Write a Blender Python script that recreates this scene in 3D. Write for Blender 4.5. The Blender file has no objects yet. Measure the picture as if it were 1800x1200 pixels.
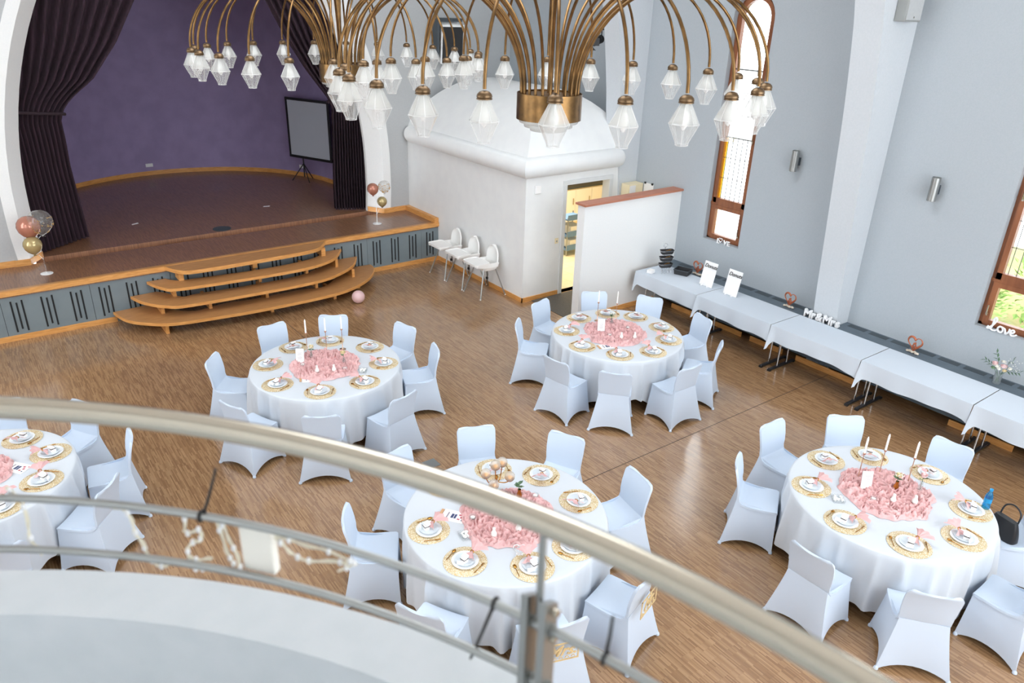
import bpy, bmesh, math, random
from mathutils import Vector, Matrix, noise
random.seed(7)
S = bpy.context.scene
C = S.collection
PI = math.pi
sin, cos, rad = math.sin, math.cos, math.radians

# ------------------------------------------------------------------ camera, sky, exposure
YAW, PIT, ROL, FPX = rad(37.1366), rad(24.5736), rad(1.8553), 1311.45
fw = Vector((sin(YAW)*cos(PIT), cos(YAW)*cos(PIT), -sin(PIT)))
r0 = Vector((cos(YAW), -sin(YAW), 0)); u0 = r0.cross(fw)
rt = cos(ROL)*r0 + sin(ROL)*u0; up = -sin(ROL)*r0 + cos(ROL)*u0
cd = bpy.data.cameras.new('camera'); cam = bpy.data.objects.new('camera', cd); C.objects.link(cam)
cam.matrix_world = Matrix(((rt.x, up.x, -fw.x, 0), (rt.y, up.y, -fw.y, 0), (rt.z, up.z, -fw.z, 5.0), (0, 0, 0, 1)))
cd.sensor_width = 36; cd.lens = 36*FPX/1800; cd.clip_start = .05; cd.clip_end = 300
cd.dof.use_dof = True; cd.dof.focus_distance = 8.5; cd.dof.aperture_fstop = 2.8
S.camera = cam
S.view_settings.view_transform = 'Standard'; S.view_settings.look = 'None'
S.view_settings.gamma = 1; S.view_settings.use_curve_mapping = False
S.view_settings.exposure = 0.0
W = bpy.data.worlds.new('sky'); S.world = W; W.use_nodes = True
W.node_tree.nodes['Background'].inputs[0].default_value = (.9, .95, 1, 1)
W.node_tree.nodes['Background'].inputs[1].default_value = 5.7
S.cycles.max_bounces = 10; S.cycles.diffuse_bounces = 5; S.cycles.transparent_max_bounces = 16
S.cycles.caustics_reflective = False; S.cycles.caustics_refractive = False
S.cycles.sample_clamp_indirect = 4

# ------------------------------------------------------------------ materials
def lin(c): return tuple(((v/255)/12.92 if v/255 <= .04045 else ((v/255+.055)/1.055)**2.4) for v in c)
M = {}
def mat(name, rgb, rough=.6, metal=0, **kw):
    m = bpy.data.materials.new(name); m.use_nodes = True
    b = m.node_tree.nodes['Principled BSDF']
    c = lin(rgb) if max(rgb) > 1 else rgb
    b.inputs['Base Color'].default_value = (*c, 1); b.inputs['Roughness'].default_value = rough
    b.inputs['Metallic'].default_value = metal
    for k, v in kw.items(): b.inputs[k.replace('_', ' ')].default_value = v
    M[name] = m
    return m
def nodes(m): return m.node_tree.nodes, m.node_tree.links, m.node_tree.nodes['Principled BSDF']
def noisy(m, c2, scale=8, detail=4, stretch=(1, 1, 1), lo=.35, hi=.65, bump=0, coord='Object'):
    n, l, b = nodes(m)
    tc = n.new('ShaderNodeTexCoord'); mp = n.new('ShaderNodeMapping'); mp.inputs['Scale'].default_value = stretch
    t = n.new('ShaderNodeTexNoise'); t.inputs['Scale'].default_value = scale; t.inputs['Detail'].default_value = detail
    r = n.new('ShaderNodeValToRGB'); r.color_ramp.elements[0].position = lo; r.color_ramp.elements[1].position = hi
    r.color_ramp.elements[0].color = b.inputs['Base Color'].default_value[:]
    r.color_ramp.elements[1].color = (*(lin(c2) if max(c2) > 1 else c2), 1)
    l.new(tc.outputs[coord], mp.inputs[0]); l.new(mp.outputs[0], t.inputs[0]); l.new(t.outputs[0], r.inputs[0])
    l.new(r.outputs[0], b.inputs['Base Color'])
    if bump:
        bp = n.new('ShaderNodeBump'); bp.inputs['Strength'].default_value = bump; bp.inputs['Distance'].default_value = .01
        l.new(t.outputs[0], bp.inputs['Height']); l.new(bp.outputs[0], b.inputs['Normal'])
    return m
def parquet(name, c1, c2, rough):
    m = mat(name, c1, rough); n, l, b = nodes(m)
    tc = n.new('ShaderNodeTexCoord'); mp = n.new('ShaderNodeMapping')
    mp.inputs['Rotation'].default_value = (0, 0, PI/2)
    br = n.new('ShaderNodeTexBrick'); br.inputs['Scale'].default_value = 1
    br.inputs['Brick Width'].default_value = .17; br.inputs['Row Height'].default_value = .0125
    br.inputs['Mortar Size'].default_value = .0004; br.offset = .37; br.offset_frequency = 2
    br.inputs['Color1'].default_value = (*lin(c1), 1); br.inputs['Color2'].default_value = (*lin(c2), 1)
    br.inputs['Mortar'].default_value = (*[v*.45 for v in lin(c1)], 1); br.inputs['Bias'].default_value = 0
    l.new(tc.outputs['Object'], mp.inputs[0]); l.new(mp.outputs[0], br.inputs[0])
    t = n.new('ShaderNodeTexNoise'); t.inputs['Scale'].default_value = 1.1; t.inputs['Detail'].default_value = 5
    l.new(tc.outputs['Object'], t.inputs[0])
    hs = n.new('ShaderNodeHueSaturation'); mr = n.new('ShaderNodeMapRange')
    mr.inputs['To Min'].default_value = .82; mr.inputs['To Max'].default_value = 1.18
    l.new(t.outputs[0], mr.inputs[0]); l.new(mr.outputs[0], hs.inputs['Value']); l.new(br.outputs[0], hs.inputs['Color'])
    l.new(hs.outputs[0], b.inputs['Base Color']); b.inputs['Specular IOR Level'].default_value = .8; b.inputs['Coat Weight'].default_value = .5; b.inputs['Coat Roughness'].default_value = .14
    mr2 = n.new('ShaderNodeMapRange'); mr2.inputs['To Min'].default_value = rough-.05; mr2.inputs['To Max'].default_value = rough+.1
    l.new(t.outputs[0], mr2.inputs[0]); l.new(mr2.outputs[0], b.inputs['Roughness'])
    return m
parquet('parquet', (176, 138, 100), (136, 101, 70), .17)
parquet('stage_parquet', (150, 106, 76), (120, 82, 58), .42)
noisy(mat('wood_trim', (226, 166, 98), .45), (210, 148, 80), 6, 5, (1, 1, 9), .4, .6)
noisy(mat('step_wood', (190, 138, 88), .4), (170, 120, 72), 5, 5, (1, 9, 9), .35, .65)
noisy(mat('fascia', (124, 136, 141), .5), (118, 130, 136), 3)
mat('black_slot', (22, 24, 26), .7)
noisy(mat('plaster', (240, 240, 238), .85), (236, 237, 236), 60, 3, bump=.12)
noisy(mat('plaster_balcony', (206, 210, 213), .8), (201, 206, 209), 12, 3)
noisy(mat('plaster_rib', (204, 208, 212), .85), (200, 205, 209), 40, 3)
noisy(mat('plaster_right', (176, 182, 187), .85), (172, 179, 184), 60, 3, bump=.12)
noisy(mat('plaster_grey', (186, 188, 188), .85), (182, 184, 185), 30, 3)
noisy(mat('plaster_box', (236, 237, 236), .85), (232, 233, 233), 4, 4)
noisy(mat('purple', (160, 143, 182), .8), (150, 134, 172), 3, 5)
noisy(mat('curtain', (60, 40, 52), .95), (44, 30, 38), 30, 2, (1, 1, .05))
noisy(mat('carpet', (104, 98, 90), .95), (84, 80, 74), 120, 2, bump=.3)
noisy(mat('radiator', (96, 108, 118), .45), (88, 100, 110), 5)
mat('grille', (62, 70, 76), .5)
noisy(mat('window_wood', (150, 92, 58), .4), (126, 74, 44), 5, 5, (3, 3, .4))
mat('lead', (90, 88, 84), .5, .5)
noisy(mat('cap_wood', (196, 130, 104), .45), (176, 112, 86), 4, 4, (.5, 8, 8))
mat('door_white', (220, 222, 222), .4)
mat('cream', (240, 226, 190), .6)
mat('steel', (208, 200, 184), .2, 1)
mat('steel_dull', (170, 172, 170), .38, 1)
mat('chrome', (200, 202, 205), .15, 1)
mat('black', (24, 24, 26), .5); mat('speaker_grey', (150, 152, 150), .6)
mat('black_foot', (44, 46, 50), .5)
mat('white_plastic', (238, 238, 238), .35)
noisy(mat('brass', (150, 114, 72), .34, 1), (94, 72, 47), 9, 5, lo=.3, hi=.7)
mat('cloth', (208, 213, 219), .85)
mat('spandex', (203, 215, 230), .6)
mat('linen', (204, 212, 221), .8)
def glass(name, rgb, trans, white, gloss_rough=.05):
    m = bpy.data.materials.new(name); m.use_nodes = True; n = m.node_tree.nodes; l = m.node_tree.links
    n.remove(n['Principled BSDF']); o = n['Material Output']
    t = n.new('ShaderNodeBsdfTransparent'); t.inputs[0].default_value = (*rgb, 1)
    d = n.new('ShaderNodeBsdfTranslucent'); d.inputs[0].default_value = (*white, 1)
    d2 = n.new('ShaderNodeBsdfDiffuse'); d2.inputs[0].default_value = (*white, 1)
    g = n.new('ShaderNodeBsdfGlossy'); g.inputs['Roughness'].default_value = gloss_rough
    a0 = n.new('ShaderNodeAddShader'); mx0 = n.new('ShaderNodeMixShader'); mx0.inputs[0].default_value = .5
    l.new(d.outputs[0], mx0.inputs[1]); l.new(d2.outputs[0], mx0.inputs[2])
    mx = n.new('ShaderNodeMixShader'); mx.inputs[0].default_value = trans
    l.new(mx0.outputs[0], mx.inputs[1]); l.new(t.outputs[0], mx.inputs[2]); n.remove(a0)
    f = n.new('ShaderNodeLayerWeight'); f.inputs[0].default_value = .5; pw = n.new('ShaderNodeMath'); pw.operation = 'POWER'; pw.inputs[1].default_value = 3; l.new(f.outputs['Facing'], pw.inputs[0])
    ml = n.new('ShaderNodeMath'); ml.operation = 'MULTIPLY_ADD'; ml.inputs[1].default_value = .5; ml.inputs[2].default_value = .04; l.new(pw.outputs[0], ml.inputs[0])
    m2 = n.new('ShaderNodeMixShader'); l.new(ml.outputs[0], m2.inputs[0]); l.new(mx.outputs[0], m2.inputs[1]); l.new(g.outputs[0], m2.inputs[2])
    l.new(m2.outputs[0], o.inputs[0]); M[name] = m
    return m
noisy(mat('bronze', (130, 106, 80), .4, .9), (98, 78, 56), 20, 3)
glass('lantern_edge', (1, 1, 1), .25, (.97, .97, .96), .1)
glass('pane_glass', (.97, .98, .98), .99, (.9, .9, .9))
glass('pane_yellow', (1, .78, .2), .9, (.9, .7, .2))
glass('lantern_glass', (.99, .99, .97), .56, (.93, .93, .9), .12)
glass('lantern_clear', (.99, .99, .99), .76, (.92, .92, .9), .06)
glass('clear_glass', (.98, .99, .99), .88, (.95, .96, .97), .15)

# ------------------------------------------------------------------ mesh helpers
class MB:
    def __init__(s): s.v = []; s.f = []
    def add(s, vs, fs):
        k = len(s.v); s.v += [tuple(v) for v in vs]; s.f += [tuple(i+k for i in f) for f in fs]; return s
    def box(s, x0, x1, y0, y1, z0, z1):
        return s.add([(x0,y0,z0),(x1,y0,z0),(x1,y1,z0),(x0,y1,z0),(x0,y0,z1),(x1,y0,z1),(x1,y1,z1),(x0,y1,z1)],
                     [(0,3,2,1),(4,5,6,7),(0,1,5,4),(1,2,6,5),(2,3,7,6),(3,0,4,7)])
    def obox(s, c, ax, ay, az):   # oriented box: centre and three half vectors
        c, ax, ay, az = map(Vector, (c, ax, ay, az))
        vs = [c+i*ax+j*ay+k*az for k in (-1,1) for j in (-1,1) for i in (-1,1)]
        return s.add(vs, [(0,2,3,1),(4,5,7,6),(0,1,5,4),(1,3,7,5),(3,2,6,7),(2,0,4,6)])
    def tube(s, pts, r, n=8, caps=True, flat=1.0):
        pts = [Vector(p) for p in pts]; k = len(pts); rs = r if isinstance(r, (list, tuple)) else [r]*k
        base = len(s.v); ref = None
        for i, p in enumerate(pts):
            d = (pts[min(i+1, k-1)]-pts[max(i-1, 0)])
            d = d.normalized() if d.length > 1e-9 else Vector((0, 0, 1))
            if ref is None:
                ref = Vector((0, 0, 1)) if abs(d.z) < .9 else Vector((1, 0, 0))
                a = d.cross(ref).normalized()
            else: a = (a - d*a.dot(d)); a = a.normalized() if a.length > 1e-6 else d.orthogonal().normalized()
            b = d.cross(a)
            for j in range(n):
                t = 2*PI*j/n; s.v.append(tuple(p+rs[i]*(cos(t)*a+flat*sin(t)*b)))
        for i in range(k-1):
            for j in range(n):
                q = base+i*n; s.f.append((q+j, q+(j+1) % n, q+n+(j+1) % n, q+n+j))
        if caps:
            s.f.append(tuple(base+j for j in range(n))[::-1]); s.f.append(tuple(base+(k-1)*n+j for j in range(n)))
        return s
    def lathe(s, prof, n=24, c=(0, 0, 0), cap0=True, cap1=True):
        base = len(s.v)
        for r, z in prof:
            for j in range(n):
                t = 2*PI*j/n; s.v.append((c[0]+r*cos(t), c[1]+r*sin(t), c[2]+z))
        for i in range(len(prof)-1):
            for j in range(n):
                q = base+i*n; s.f.append((q+j, q+(j+1) % n, q+n+(j+1) % n, q+n+j))
        if cap0: s.f.append(tuple(base+j for j in range(n))[::-1])
        if cap1: s.f.append(tuple(base+(len(prof)-1)*n+j for j in range(n)))
        return s
    def prism(s, poly, ax, a0, a1):     # poly of 2-D points extruded along an axis (0: x with (y,z); 1: y with (x,z); 2: z with (x,y))
        def P(p, a): return ((a, p[0], p[1]), (p[0], a, p[1]), (p[0], p[1], a))[ax]
        k = len(poly); vs = [P(p, a0) for p in poly]+[P(p, a1) for p in poly]
        fs = [tuple(range(k))[::-1], tuple(range(k, 2*k))]+[(i, (i+1) % k, k+(i+1) % k, k+i) for i in range(k)]
        return s.add(vs, fs)
    def grid(s, fn, nu, nv, closed_u=False):
        base = len(s.v)
        for j in range(nv+1):
            for i in range(nu if closed_u else nu+1): s.v.append(tuple(fn(i/nu, j/nv)))
        w = nu if closed_u else nu+1
        for j in range(nv):
            for i in range(nu):
                a = base+j*w+i; b = base+j*w+(i+1) % w; s.f.append((a, b, b+w, a+w))
        return s
    def ball(s, c, r, n=12, m=8, sq=(1, 1, 1)):
        return s.grid(lambda u, v: (c[0]+r*sq[0]*sin(PI*v)*cos(2*PI*u), c[1]+r*sq[1]*sin(PI*v)*sin(2*PI*u), c[2]-r*sq[2]*cos(PI*v)), n, m, True)
    def build(s, name, m, parent=None, smooth=False, bevel=0, solid=0, loc=None):
        me = bpy.data.meshes.new(name); me.from_pydata(s.v, [], s.f)
        bm = bmesh.new(); bm.from_mesh(me)
        bmesh.ops.remove_doubles(bm, verts=bm.verts, dist=1e-6)
        bm.normal_update()
        if solid:
            bmesh.ops.solidify(bm, geom=bm.faces[:], thickness=solid)
        bmesh.ops.recalc_face_normals(bm, faces=bm.faces[:])
        if bevel: bmesh.ops.bevel(bm, geom=[e for e in bm.edges if len(e.link_faces) == 2 and e.calc_face_angle(0) > .5], offset=bevel, segments=2, profile=.5, affect='EDGES')
        if smooth is True: smooth = 40
        if smooth:
            for f in bm.faces: f.smooth = True
            for e in bm.edges:
                if len(e.link_faces) == 2 and e.calc_face_angle(0) > rad(smooth): e.smooth = False
        bm.to_mesh(me); bm.free()
        me.materials.append(M[m] if isinstance(m, str) else m)
        o = bpy.data.objects.new(name, me); C.objects.link(o)
        if parent: o.parent = parent
        if loc: o.location = loc
        return o
def inst(o, parent=None, loc=None, rz=None, rot=None, scale=None):
    c = o.copy(); C.objects.link(c)
    if parent is not None: c.parent = parent
    if loc is not None: c.location = loc
    if rz is not None: c.rotation_euler = (0, 0, rz)
    if rot is not None: c.rotation_euler = rot
    if scale is not None: c.scale = scale if not isinstance(scale, (int, float)) else (scale,)*3
    return c
def tag(o, label, cat, group=None):
    o['label'] = label; o['category'] = cat
    if group: o['group'] = group
    return o
def thing(name, label, cat, loc=(0, 0, 0), rz=0, group=None):
    o = bpy.data.objects.new(name, None); C.objects.link(o); o.location = loc; o.rotation_euler = (0, 0, rz); o.empty_display_size = .1
    return tag(o, label, cat, group)
def struct(o, label=None):
    o['kind'] = 'structure'
    if label: o['label'] = label
    return o
def setting(name, label=None):
    o = bpy.data.objects.new(name, None); C.objects.link(o); return struct(o, label)
def copy_tree(o, loc, rz, label=None):
    c = inst(o, loc=loc, rz=rz)
    for ch in o.children:
        d = inst(ch, c)
        for g in ch.children: inst(g, d)
    if label: c['label'] = label
    return c
def spline(pts, n=6):
    P = [Vector(p) for p in pts]; out = []
    for i in range(len(P)-1):
        a, b, c, d = P[max(i-1, 0)], P[i], P[i+1], P[min(i+2, len(P)-1)]
        for k in range(n):
            t = k/n; out.append(.5*((2*b)+(c-a)*t+(2*a-5*b+4*c-d)*t*t+(3*b-a-3*c+d)*t**3))
    return out+[P[-1]]
def interp(tab, z):
    for (z0, a), (z1, b) in zip(tab, tab[1:]):
        if z <= z1: return a+(b-a)*max(0, (z-z0))/(z1-z0)
    return tab[-1][1]
# ------------------------------------------------------------------ the setting
WX, ST, SY, GY = 10.36, .80, 12.85, 14.10      # right wall x, stage height, stage front y, stage wall y
fl = struct(MB().box(-6, 10.7, -6, 14.2, -.2, 0).build('floor', 'parquet'), 'brown strip parquet floor of the hall')
MB().box(3.2, 9.9, 5.157, 5.163, 0, .0015).build('floor_joint', 'black_slot', fl)
MB().box(3.877, 3.883, 9.4, 12.4, 0, .0015).build('floor_joint', 'black_slot', fl)
MB().box(7.96, 10.2, 9.0, 9.96, 0, .012).build('floor_mat', 'carpet', fl)
fs = MB().box(3.66, 3.82, 6.36, 6.52, 0, .006).build('floor_socket', 'steel_dull', fl)

# right wall with arched window openings
OPEN = [(7.44, 8.20), (2.84, 3.60)]
SILL, SPR = 1.28, 4.85
rw = MB()
def archtop(y0, y1, zt):
    c, r = (y0+y1)/2, (y1-y0)/2
    arc = [(c-r*cos(PI*i/14), SPR+r*sin(PI*i/14)) for i in range(15)]
    return [(y0, zt)]+arc+[(y1, zt)]
edges = [-6]+[v for o in sorted(OPEN) for v in o]+[10.33]
rw.box(WX, WX+.3, 10.33, 14.5, 2.45, 8.4)
for i in range(0, len(edges), 2): rw.box(WX, WX+.3, edges[i], edges[i+1], -.1, 8.4)
for y0, y1 in OPEN:
    rw.box(WX, WX+.3, y0, y1, -.1, SILL); rw.prism(archtop(y0, y1, 8.4), 0, WX, WX+.3)
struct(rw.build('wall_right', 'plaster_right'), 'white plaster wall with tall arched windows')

for k, (y0, y1) in enumerate(OPEN):
    w = setting('window_%d' % (k+1), 'tall arched wooden window')
    x0, x1 = WX+.10, WX+.18
    yc, r = (y0+y1)/2, (y1-y0)/2
    def ring(a, b, z0):                     # arched frame between insets a and b from z0 upwards
        pts = lambda d: [(yc-(r-d), z0)]+[(yc-(r-d)*cos(PI*i/14), SPR+(r-d)*sin(PI*i/14)) for i in range(15)]+[(yc+(r-d), z0)]
        A, B = pts(a), pts(b); m = MB()
        for i in range(len(A)-1): m.prism([A[i], A[i+1], B[i+1], B[i]], 0, x0, x1)
        return m
    fr = ring(-.004, .055, SILL); fr.box(x0, x1, y0, y1, SILL, SILL+.05); fr.box(WX+.078, x1, y0+.005, y1-.005, 1.893, 1.937)
    fr.build('window_frame', 'window_wood', w, bevel=0)
    x0, x1 = WX+.07, WX+.15
    lo = MB().box(x0, x1, y0+.05, y1-.05, 1.325, 1.385).box(x0, x1, y0+.05, y1-.05, 1.83, 1.895)
    lo.box(x0, x1, y0+.05, y0+.12, 1.385, 1.83).box(x0, x1, y1-.12, y1-.05, 1.385, 1.83)
    lo.build('lower_sash', 'window_wood', w)
    us = ring(.05, .115, 1.935); us.box(x0, x1, y0+.05, y1-.05, 1.935, 2.02); us.build('upper_sash', 'window_wood', w)
    MB().box(WX+.105, WX+.111, y0+.12, y1-.12, 1.385, 1.83).build('pane', 'pane_glass', w)
    MB().box(WX+.105, WX+.111, y0+.115, y1-.165, 2.02, 3.03).build('pane', 'pane_glass', w)
    MB().box(WX+.105, WX+.111, y1-.165, y1-.115, 2.02, 3.03).build('pane', 'pane_yellow' if k == 0 else 'pane_glass', w)
    MB().box(WX+.105, WX+.111, y0+.115, y1-.115, 3.05, 4.09).build('pane', 'pane_glass', w)
    MB().prism([(y0+.115, 4.11)]+[(yc-(r-.115)*cos(PI*i/14), SPR+(r-.115)*sin(PI*i/14)) for i in range(15)]+[(y1-.115, 4.11)], 0, WX+.105, WX+.111).build('pane', 'pane_glass', w)
    for z in (3.03, 4.09): MB().box(WX+.095, WX+.12, y0+.115, y1-.115, z, z+.022).build('glazing_bar', 'steel_dull', w)
    for z in (2.36, 2.70, 3.4, 3.75): MB().box(WX+.1, WX+.115, y0+.115, y1-.115, z, z+.007).build('lead_bar', 'lead', w)
    for i in range(5): 
        yy = y0+.115+(y1-y0-.28)*(i+1)/5; MB().box(WX+.1, WX+.115, yy-.003, yy+.003, 2.02, 3.03).build('lead_bar', 'lead', w)
    for z, yy in ((1.44, y0+.085), (3.0, y0+.085)) if k == 0 else ((1.44, y1-.085), (2.95, y1-.085)):
        MB().box(WX+.05, WX+.07, yy-.012, yy+.012, z, z+.05).tube([(WX+.05, yy, z+.03), (WX+.03, yy, z+.03), (WX+.03, yy, z+.15)], .009).build('handle', 'steel', w, True)
    MB().box(WX-.004, WX+.105, y0+.002, y1-.002, SILL+.001, SILL+.012).build('sill', 'plaster_right', w)

# wall ribs that carry the vault
RIB = [(0, 10.12), (.72, 10.08), (1.0, 10.02), (2.8, 9.84), (3.8, 9.73), (4.7, 9.58), (5.13, 9.47), (6, 9.2), (7, 8.72), (8.4, 7.8)]
for i, (a, b) in enumerate(((5.29, 5.68), (9.95, 10.32))):
    zs = [z/10*8.4/4 for z in range(0, 41)]
    pr = spline([(x, z, 0) for z, x in RIB], 5)
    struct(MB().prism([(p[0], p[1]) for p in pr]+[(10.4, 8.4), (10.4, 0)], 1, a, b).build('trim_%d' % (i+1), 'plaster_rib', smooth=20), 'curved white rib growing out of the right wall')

struct(MB().box(-4, 2.0, -3.2, 14.5, 8.4, 8.6).box(6.4, 10.7, -3.2, 14.5, 8.4, 8.6).box(2.0, 6.4, -3.2, 3.8, 8.4, 8.6).box(2.0, 6.4, 9.0, 14.5, 8.4, 8.6).build('ceiling', 'plaster'), 'white hall ceiling with a large unseen opening added for daylight')  # roof opening is out of view, added to brighten the middle of the hall
struct(MB().box(-4, .6, -3.2, -3.0, -.1, 8.4).box(9.6, 10.7, -3.2, -3.0, -.1, 8.4).box(.6, 9.6, -3.2, -3.0, -.1, 1.6).box(.6, 9.6, -3.2, -3.0, 7.2, 8.4).build('wall_back', 'plaster'), 'white back wall with a wide unseen opening added for daylight')  # opening behind the camera, added to light surfaces facing the back
wl = MB(); LO = [(1.4, 3.0), (5.7, 7.7), (10.0, 12.2)]; ee = [-3.0]+[v for o in LO for v in o]+[14.5]  # left openings are out of view, added for more side light
for i in range(0, len(ee), 2): wl.box(-3.8, -3.6, ee[i], ee[i+1], -.1, 8.6)
for y0, y1 in LO: wl.box(-3.8, -3.6, y0, y1, -.1, 1.3).box(-3.8, -3.6, y0, y1, 6.6, 8.6)
struct(wl.build('wall_left', 'plaster'), 'white plaster wall on the left with tall unseen openings added for daylight')

# stage wall with pointed arch, and the splayed arch trim
XC = 3.90
def arch(w0, n=22):                       # half-width/height pairs from the stage up to the apex
    R = w0+3.82; za = 1.7+math.sqrt(R*R-3.82*3.82)
    out = [(w0-.03, ST), (w0, 1.3)]
    amax = math.acos(3.82/R)
    for i in range(n+1):
        a = amax*i/n; out.append((R*cos(a)-3.82, 1.7+R*sin(a)))
    return out
A = arch(3.40)
sw = MB()
sw.prism([(-6, -.1), (-6, 8.4), (XC, 8.4)]+[(XC-w, z) for w, z in A[::-1]]+[(XC-A[0][0], -.1)], 1, GY, GY+.35)
sw.prism([(10.5, -.1), (10.5, 8.4), (XC, 8.4)]+[(XC+w, z) for w, z in A[::-1]]+[(XC+A[0][0], -.1)], 1, GY, GY+.35)
struct(sw.build('wall_stage', 'plaster_grey'), 'grey wall around the stage arch')
prof = [(3.43, GY+.02), (3.43, GY-.02), (3.26, GY-.02), (3.05, GY+.32), (3.05, GY+.4), (3.43, GY+.4)]
at = MB(); curves = [arch(w) for w, _ in prof]
for s in (-1, 1):
    for i in range(len(curves[0])-1):
        for j in range(len(prof)-1):
            q = [(XC+s*curves[a][b][0], prof[a][1], curves[a][b][1]) for a, b in ((j, i), (j, i+1), (j+1, i+1), (j+1, i))]
            at.add(q if s > 0 else q[::-1], [(0, 1, 2, 3)])
struct(at.build('trim_3', 'plaster', smooth=25), 'white splayed trim of the stage arch')
for s in (-1, 1):
    b = MB(); o = s
    b.prism([(XC+s*3.46, GY-.05), (XC+s*3.235, GY-.05), (XC+s*3.02, GY+.3), (XC+s*3.04, GY+.32), (XC+s*3.26, GY-.02), (XC+s*3.46, GY-.02)], 2, ST, ST+.10)
    struct(b.build('baseboard_arch_%s' % ('left' if s < 0 else 'right'), 'wood_trim'), 'wooden baseboard at the foot of the arch')

# apse behind the stage
AC, AR = (4.10, 16.9), 3.25
def apse(r, n=44): return [(AC[0]+r*cos(a), AC[1]+r*sin(a)) for a in [rad(-10)+rad(200)*i/n for i in range(n+1)]]
P1 = [(7.35, GY+.35)]+apse(AR)+[(.75, GY+.35)]
ap = MB()
for i in range(len(P1)-1):
    (a, b), (c, d) = P1[i], P1[i+1]; ap.add([(a, b, .7), (c, d, .7), (c, d, 6.6), (a, b, 6.6)], [(0, 1, 2, 3)])
struct(ap.build('wall_apse', 'purple', smooth=60), 'purple curved wall at the back of the stage')
struct(MB().prism(P1, 2, 6.6, 6.75).build('ceiling_apse', 'curtain'), 'dark ceiling over the stage')
bb = MB(); Q = apse(AR-.02); Q2 = apse(AR-.001)
for i in range(len(Q)-1): bb.prism([Q[i], Q[i+1], Q2[i+1], Q2[i]], 2, ST, ST+.1)
struct(bb.build('baseboard_apse', 'wood_trim'), 'curved wooden baseboard of the stage')

# stage platform
stg = thing('stage_platform', 'raised parquet stage with grey slotted front and orange wood edge', 'stage')
MB().box(-3.5, 7.755, SY+.03, GY+.0, .70, ST-.001).prism([(.75, GY+.3)]+[(7.35, GY+.3)]+apse(AR-.005), 2, .70, ST).build('deck', 'stage_parquet', stg)
MB().box(-3.5, 7.755, SY+.068, SY+.075, .0, .72).build('fascia_light_block', 'black_slot', stg)  # dark sheet added to stop light leaking through the panel gaps
MB().box(-3.5, 7.755, SY, SY+.05, .725, ST+.004).build('edge_board', 'wood_trim', stg)
MB().box(-3.5, 7.755, SY+.01, SY+.12, ST-.001, ST+.002).build('edge_strip', 'step_wood', stg)
MB().box(-3.5, 1.6, SY+.02, SY+.05, 0, .085).build('baseboard', 'wood_trim', stg)
MB().box(5.6, 7.755, SY+.02, SY+.05, 0, .085).build('baseboard', 'wood_trim', stg)
for k in range(-6, 6):
    x = 1.3+1.21*k
    if x < -2.5: continue
    pan = MB().box(x+.003, min(x+1.207, 7.755), SY+.04, SY+.07, .0, .73).build('fascia_panel', 'fascia', stg)
    for g in range(3):
        for j in range(3):
            xs = x+.13+.403*g+.072*j; a, b = ((.13, .63), (.17, .60), (.13, .63))[j]
            if xs < 7.7: MB().prism([(xs-.012, a), (xs+.012, a), (xs+.012, b), (xs-.012, b)], 1, SY+.034, SY+.041).build('slot', 'black_slot', pan)
MB().box(7.66, 7.755, SY+.02, GY, ST, ST+.10).build('side_board', 'wood_trim', stg)
for x0, x1 in ((-6, XC-3.44), (XC+3.44, 7.76)):
    struct(MB().box(x0, x1, GY-.025, GY, ST, ST+.10).build('baseboard_stage_%s' % ('left' if x0 < 0 else 'right'), 'wood_trim'), 'wooden baseboard below the grey wall')

# curved steps
stp = thing('stage_steps', 'curved wooden steps of three open treads leading up to the stage', 'steps')
OUT = [(.2, [(1.55, 12.80), (1.65, 12.38), (1.86, 12.09), (2.24, 11.83), (2.93, 11.72), (3.66, 11.66), (4.67, 11.67), (5.24, 11.78), (5.76, 12.1), (6.08, 12.51), (6.14, 12.80)], .62),
       (.4, [(1.85, 12.83), (1.97, 12.46), (2.23, 12.12), (2.54, 11.98), (3.77, 11.92), (4.69, 11.94), (5.17, 12.1), (5.61, 12.42), (5.88, 12.84)], .50),
       (.6, [(2.13, 12.84), (2.27, 12.44), (2.53, 12.25), (3.85, 12.14), (4.68, 12.16), (5.22, 12.39), (5.57, 12.84)], .42)]
def inner(ps, d):
    cx = sum(p[0] for p in ps)/len(ps)
    return [(p[0]+(cx-p[0])*d*.42, min(SY-.003, p[1]+d*(.85 if 2.3 < p[0] < 5.2 else .55))) for p in ps]
for z, ps, d in OUT:
    o = [(p[0], p[1]) for p in spline([(a, b, 0) for a, b in ps], 6)]
    i = [(p[0], p[1]) for p in spline([(a, b, 0) for a, b in inner(ps, d)], 6)]
    n = len(o); cuts = [0, n//3, 2*n//3, n-1]
    for a, b in zip(cuts, cuts[1:]):
        t = MB()
        for k in range(a, b): t.prism([o[k], o[k+1], i[k+1], i[k]], 2, z-.045, z)
        t.build('tread', 'step_wood', stp)
        e = MB()
        for k in range(a, b):
            p, q = Vector(o[k]), Vector(o[k+1]); nn = (q-p).orthogonal().normalized()*.006
            e.prism([tuple(p-nn), tuple(q-nn), tuple(q+nn), tuple(p+nn)], 2, z-.047, z+.0005)
        e.build('tread_edge', 'wood_trim', stp)
top = [(p[0], p[1]) for p in spline([(2.44, 12.847, 0), (2.6, 12.53, 0), (2.85, 12.42, 0), (3.72, 12.41, 0), (4.69, 12.44, 0), (5.02, 12.54, 0), (5.27, 12.847, 0)], 6)]
MB().prism(top, 2, ST-.045, ST+.003).build('landing', 'step_wood', stp)
e = MB()
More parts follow.
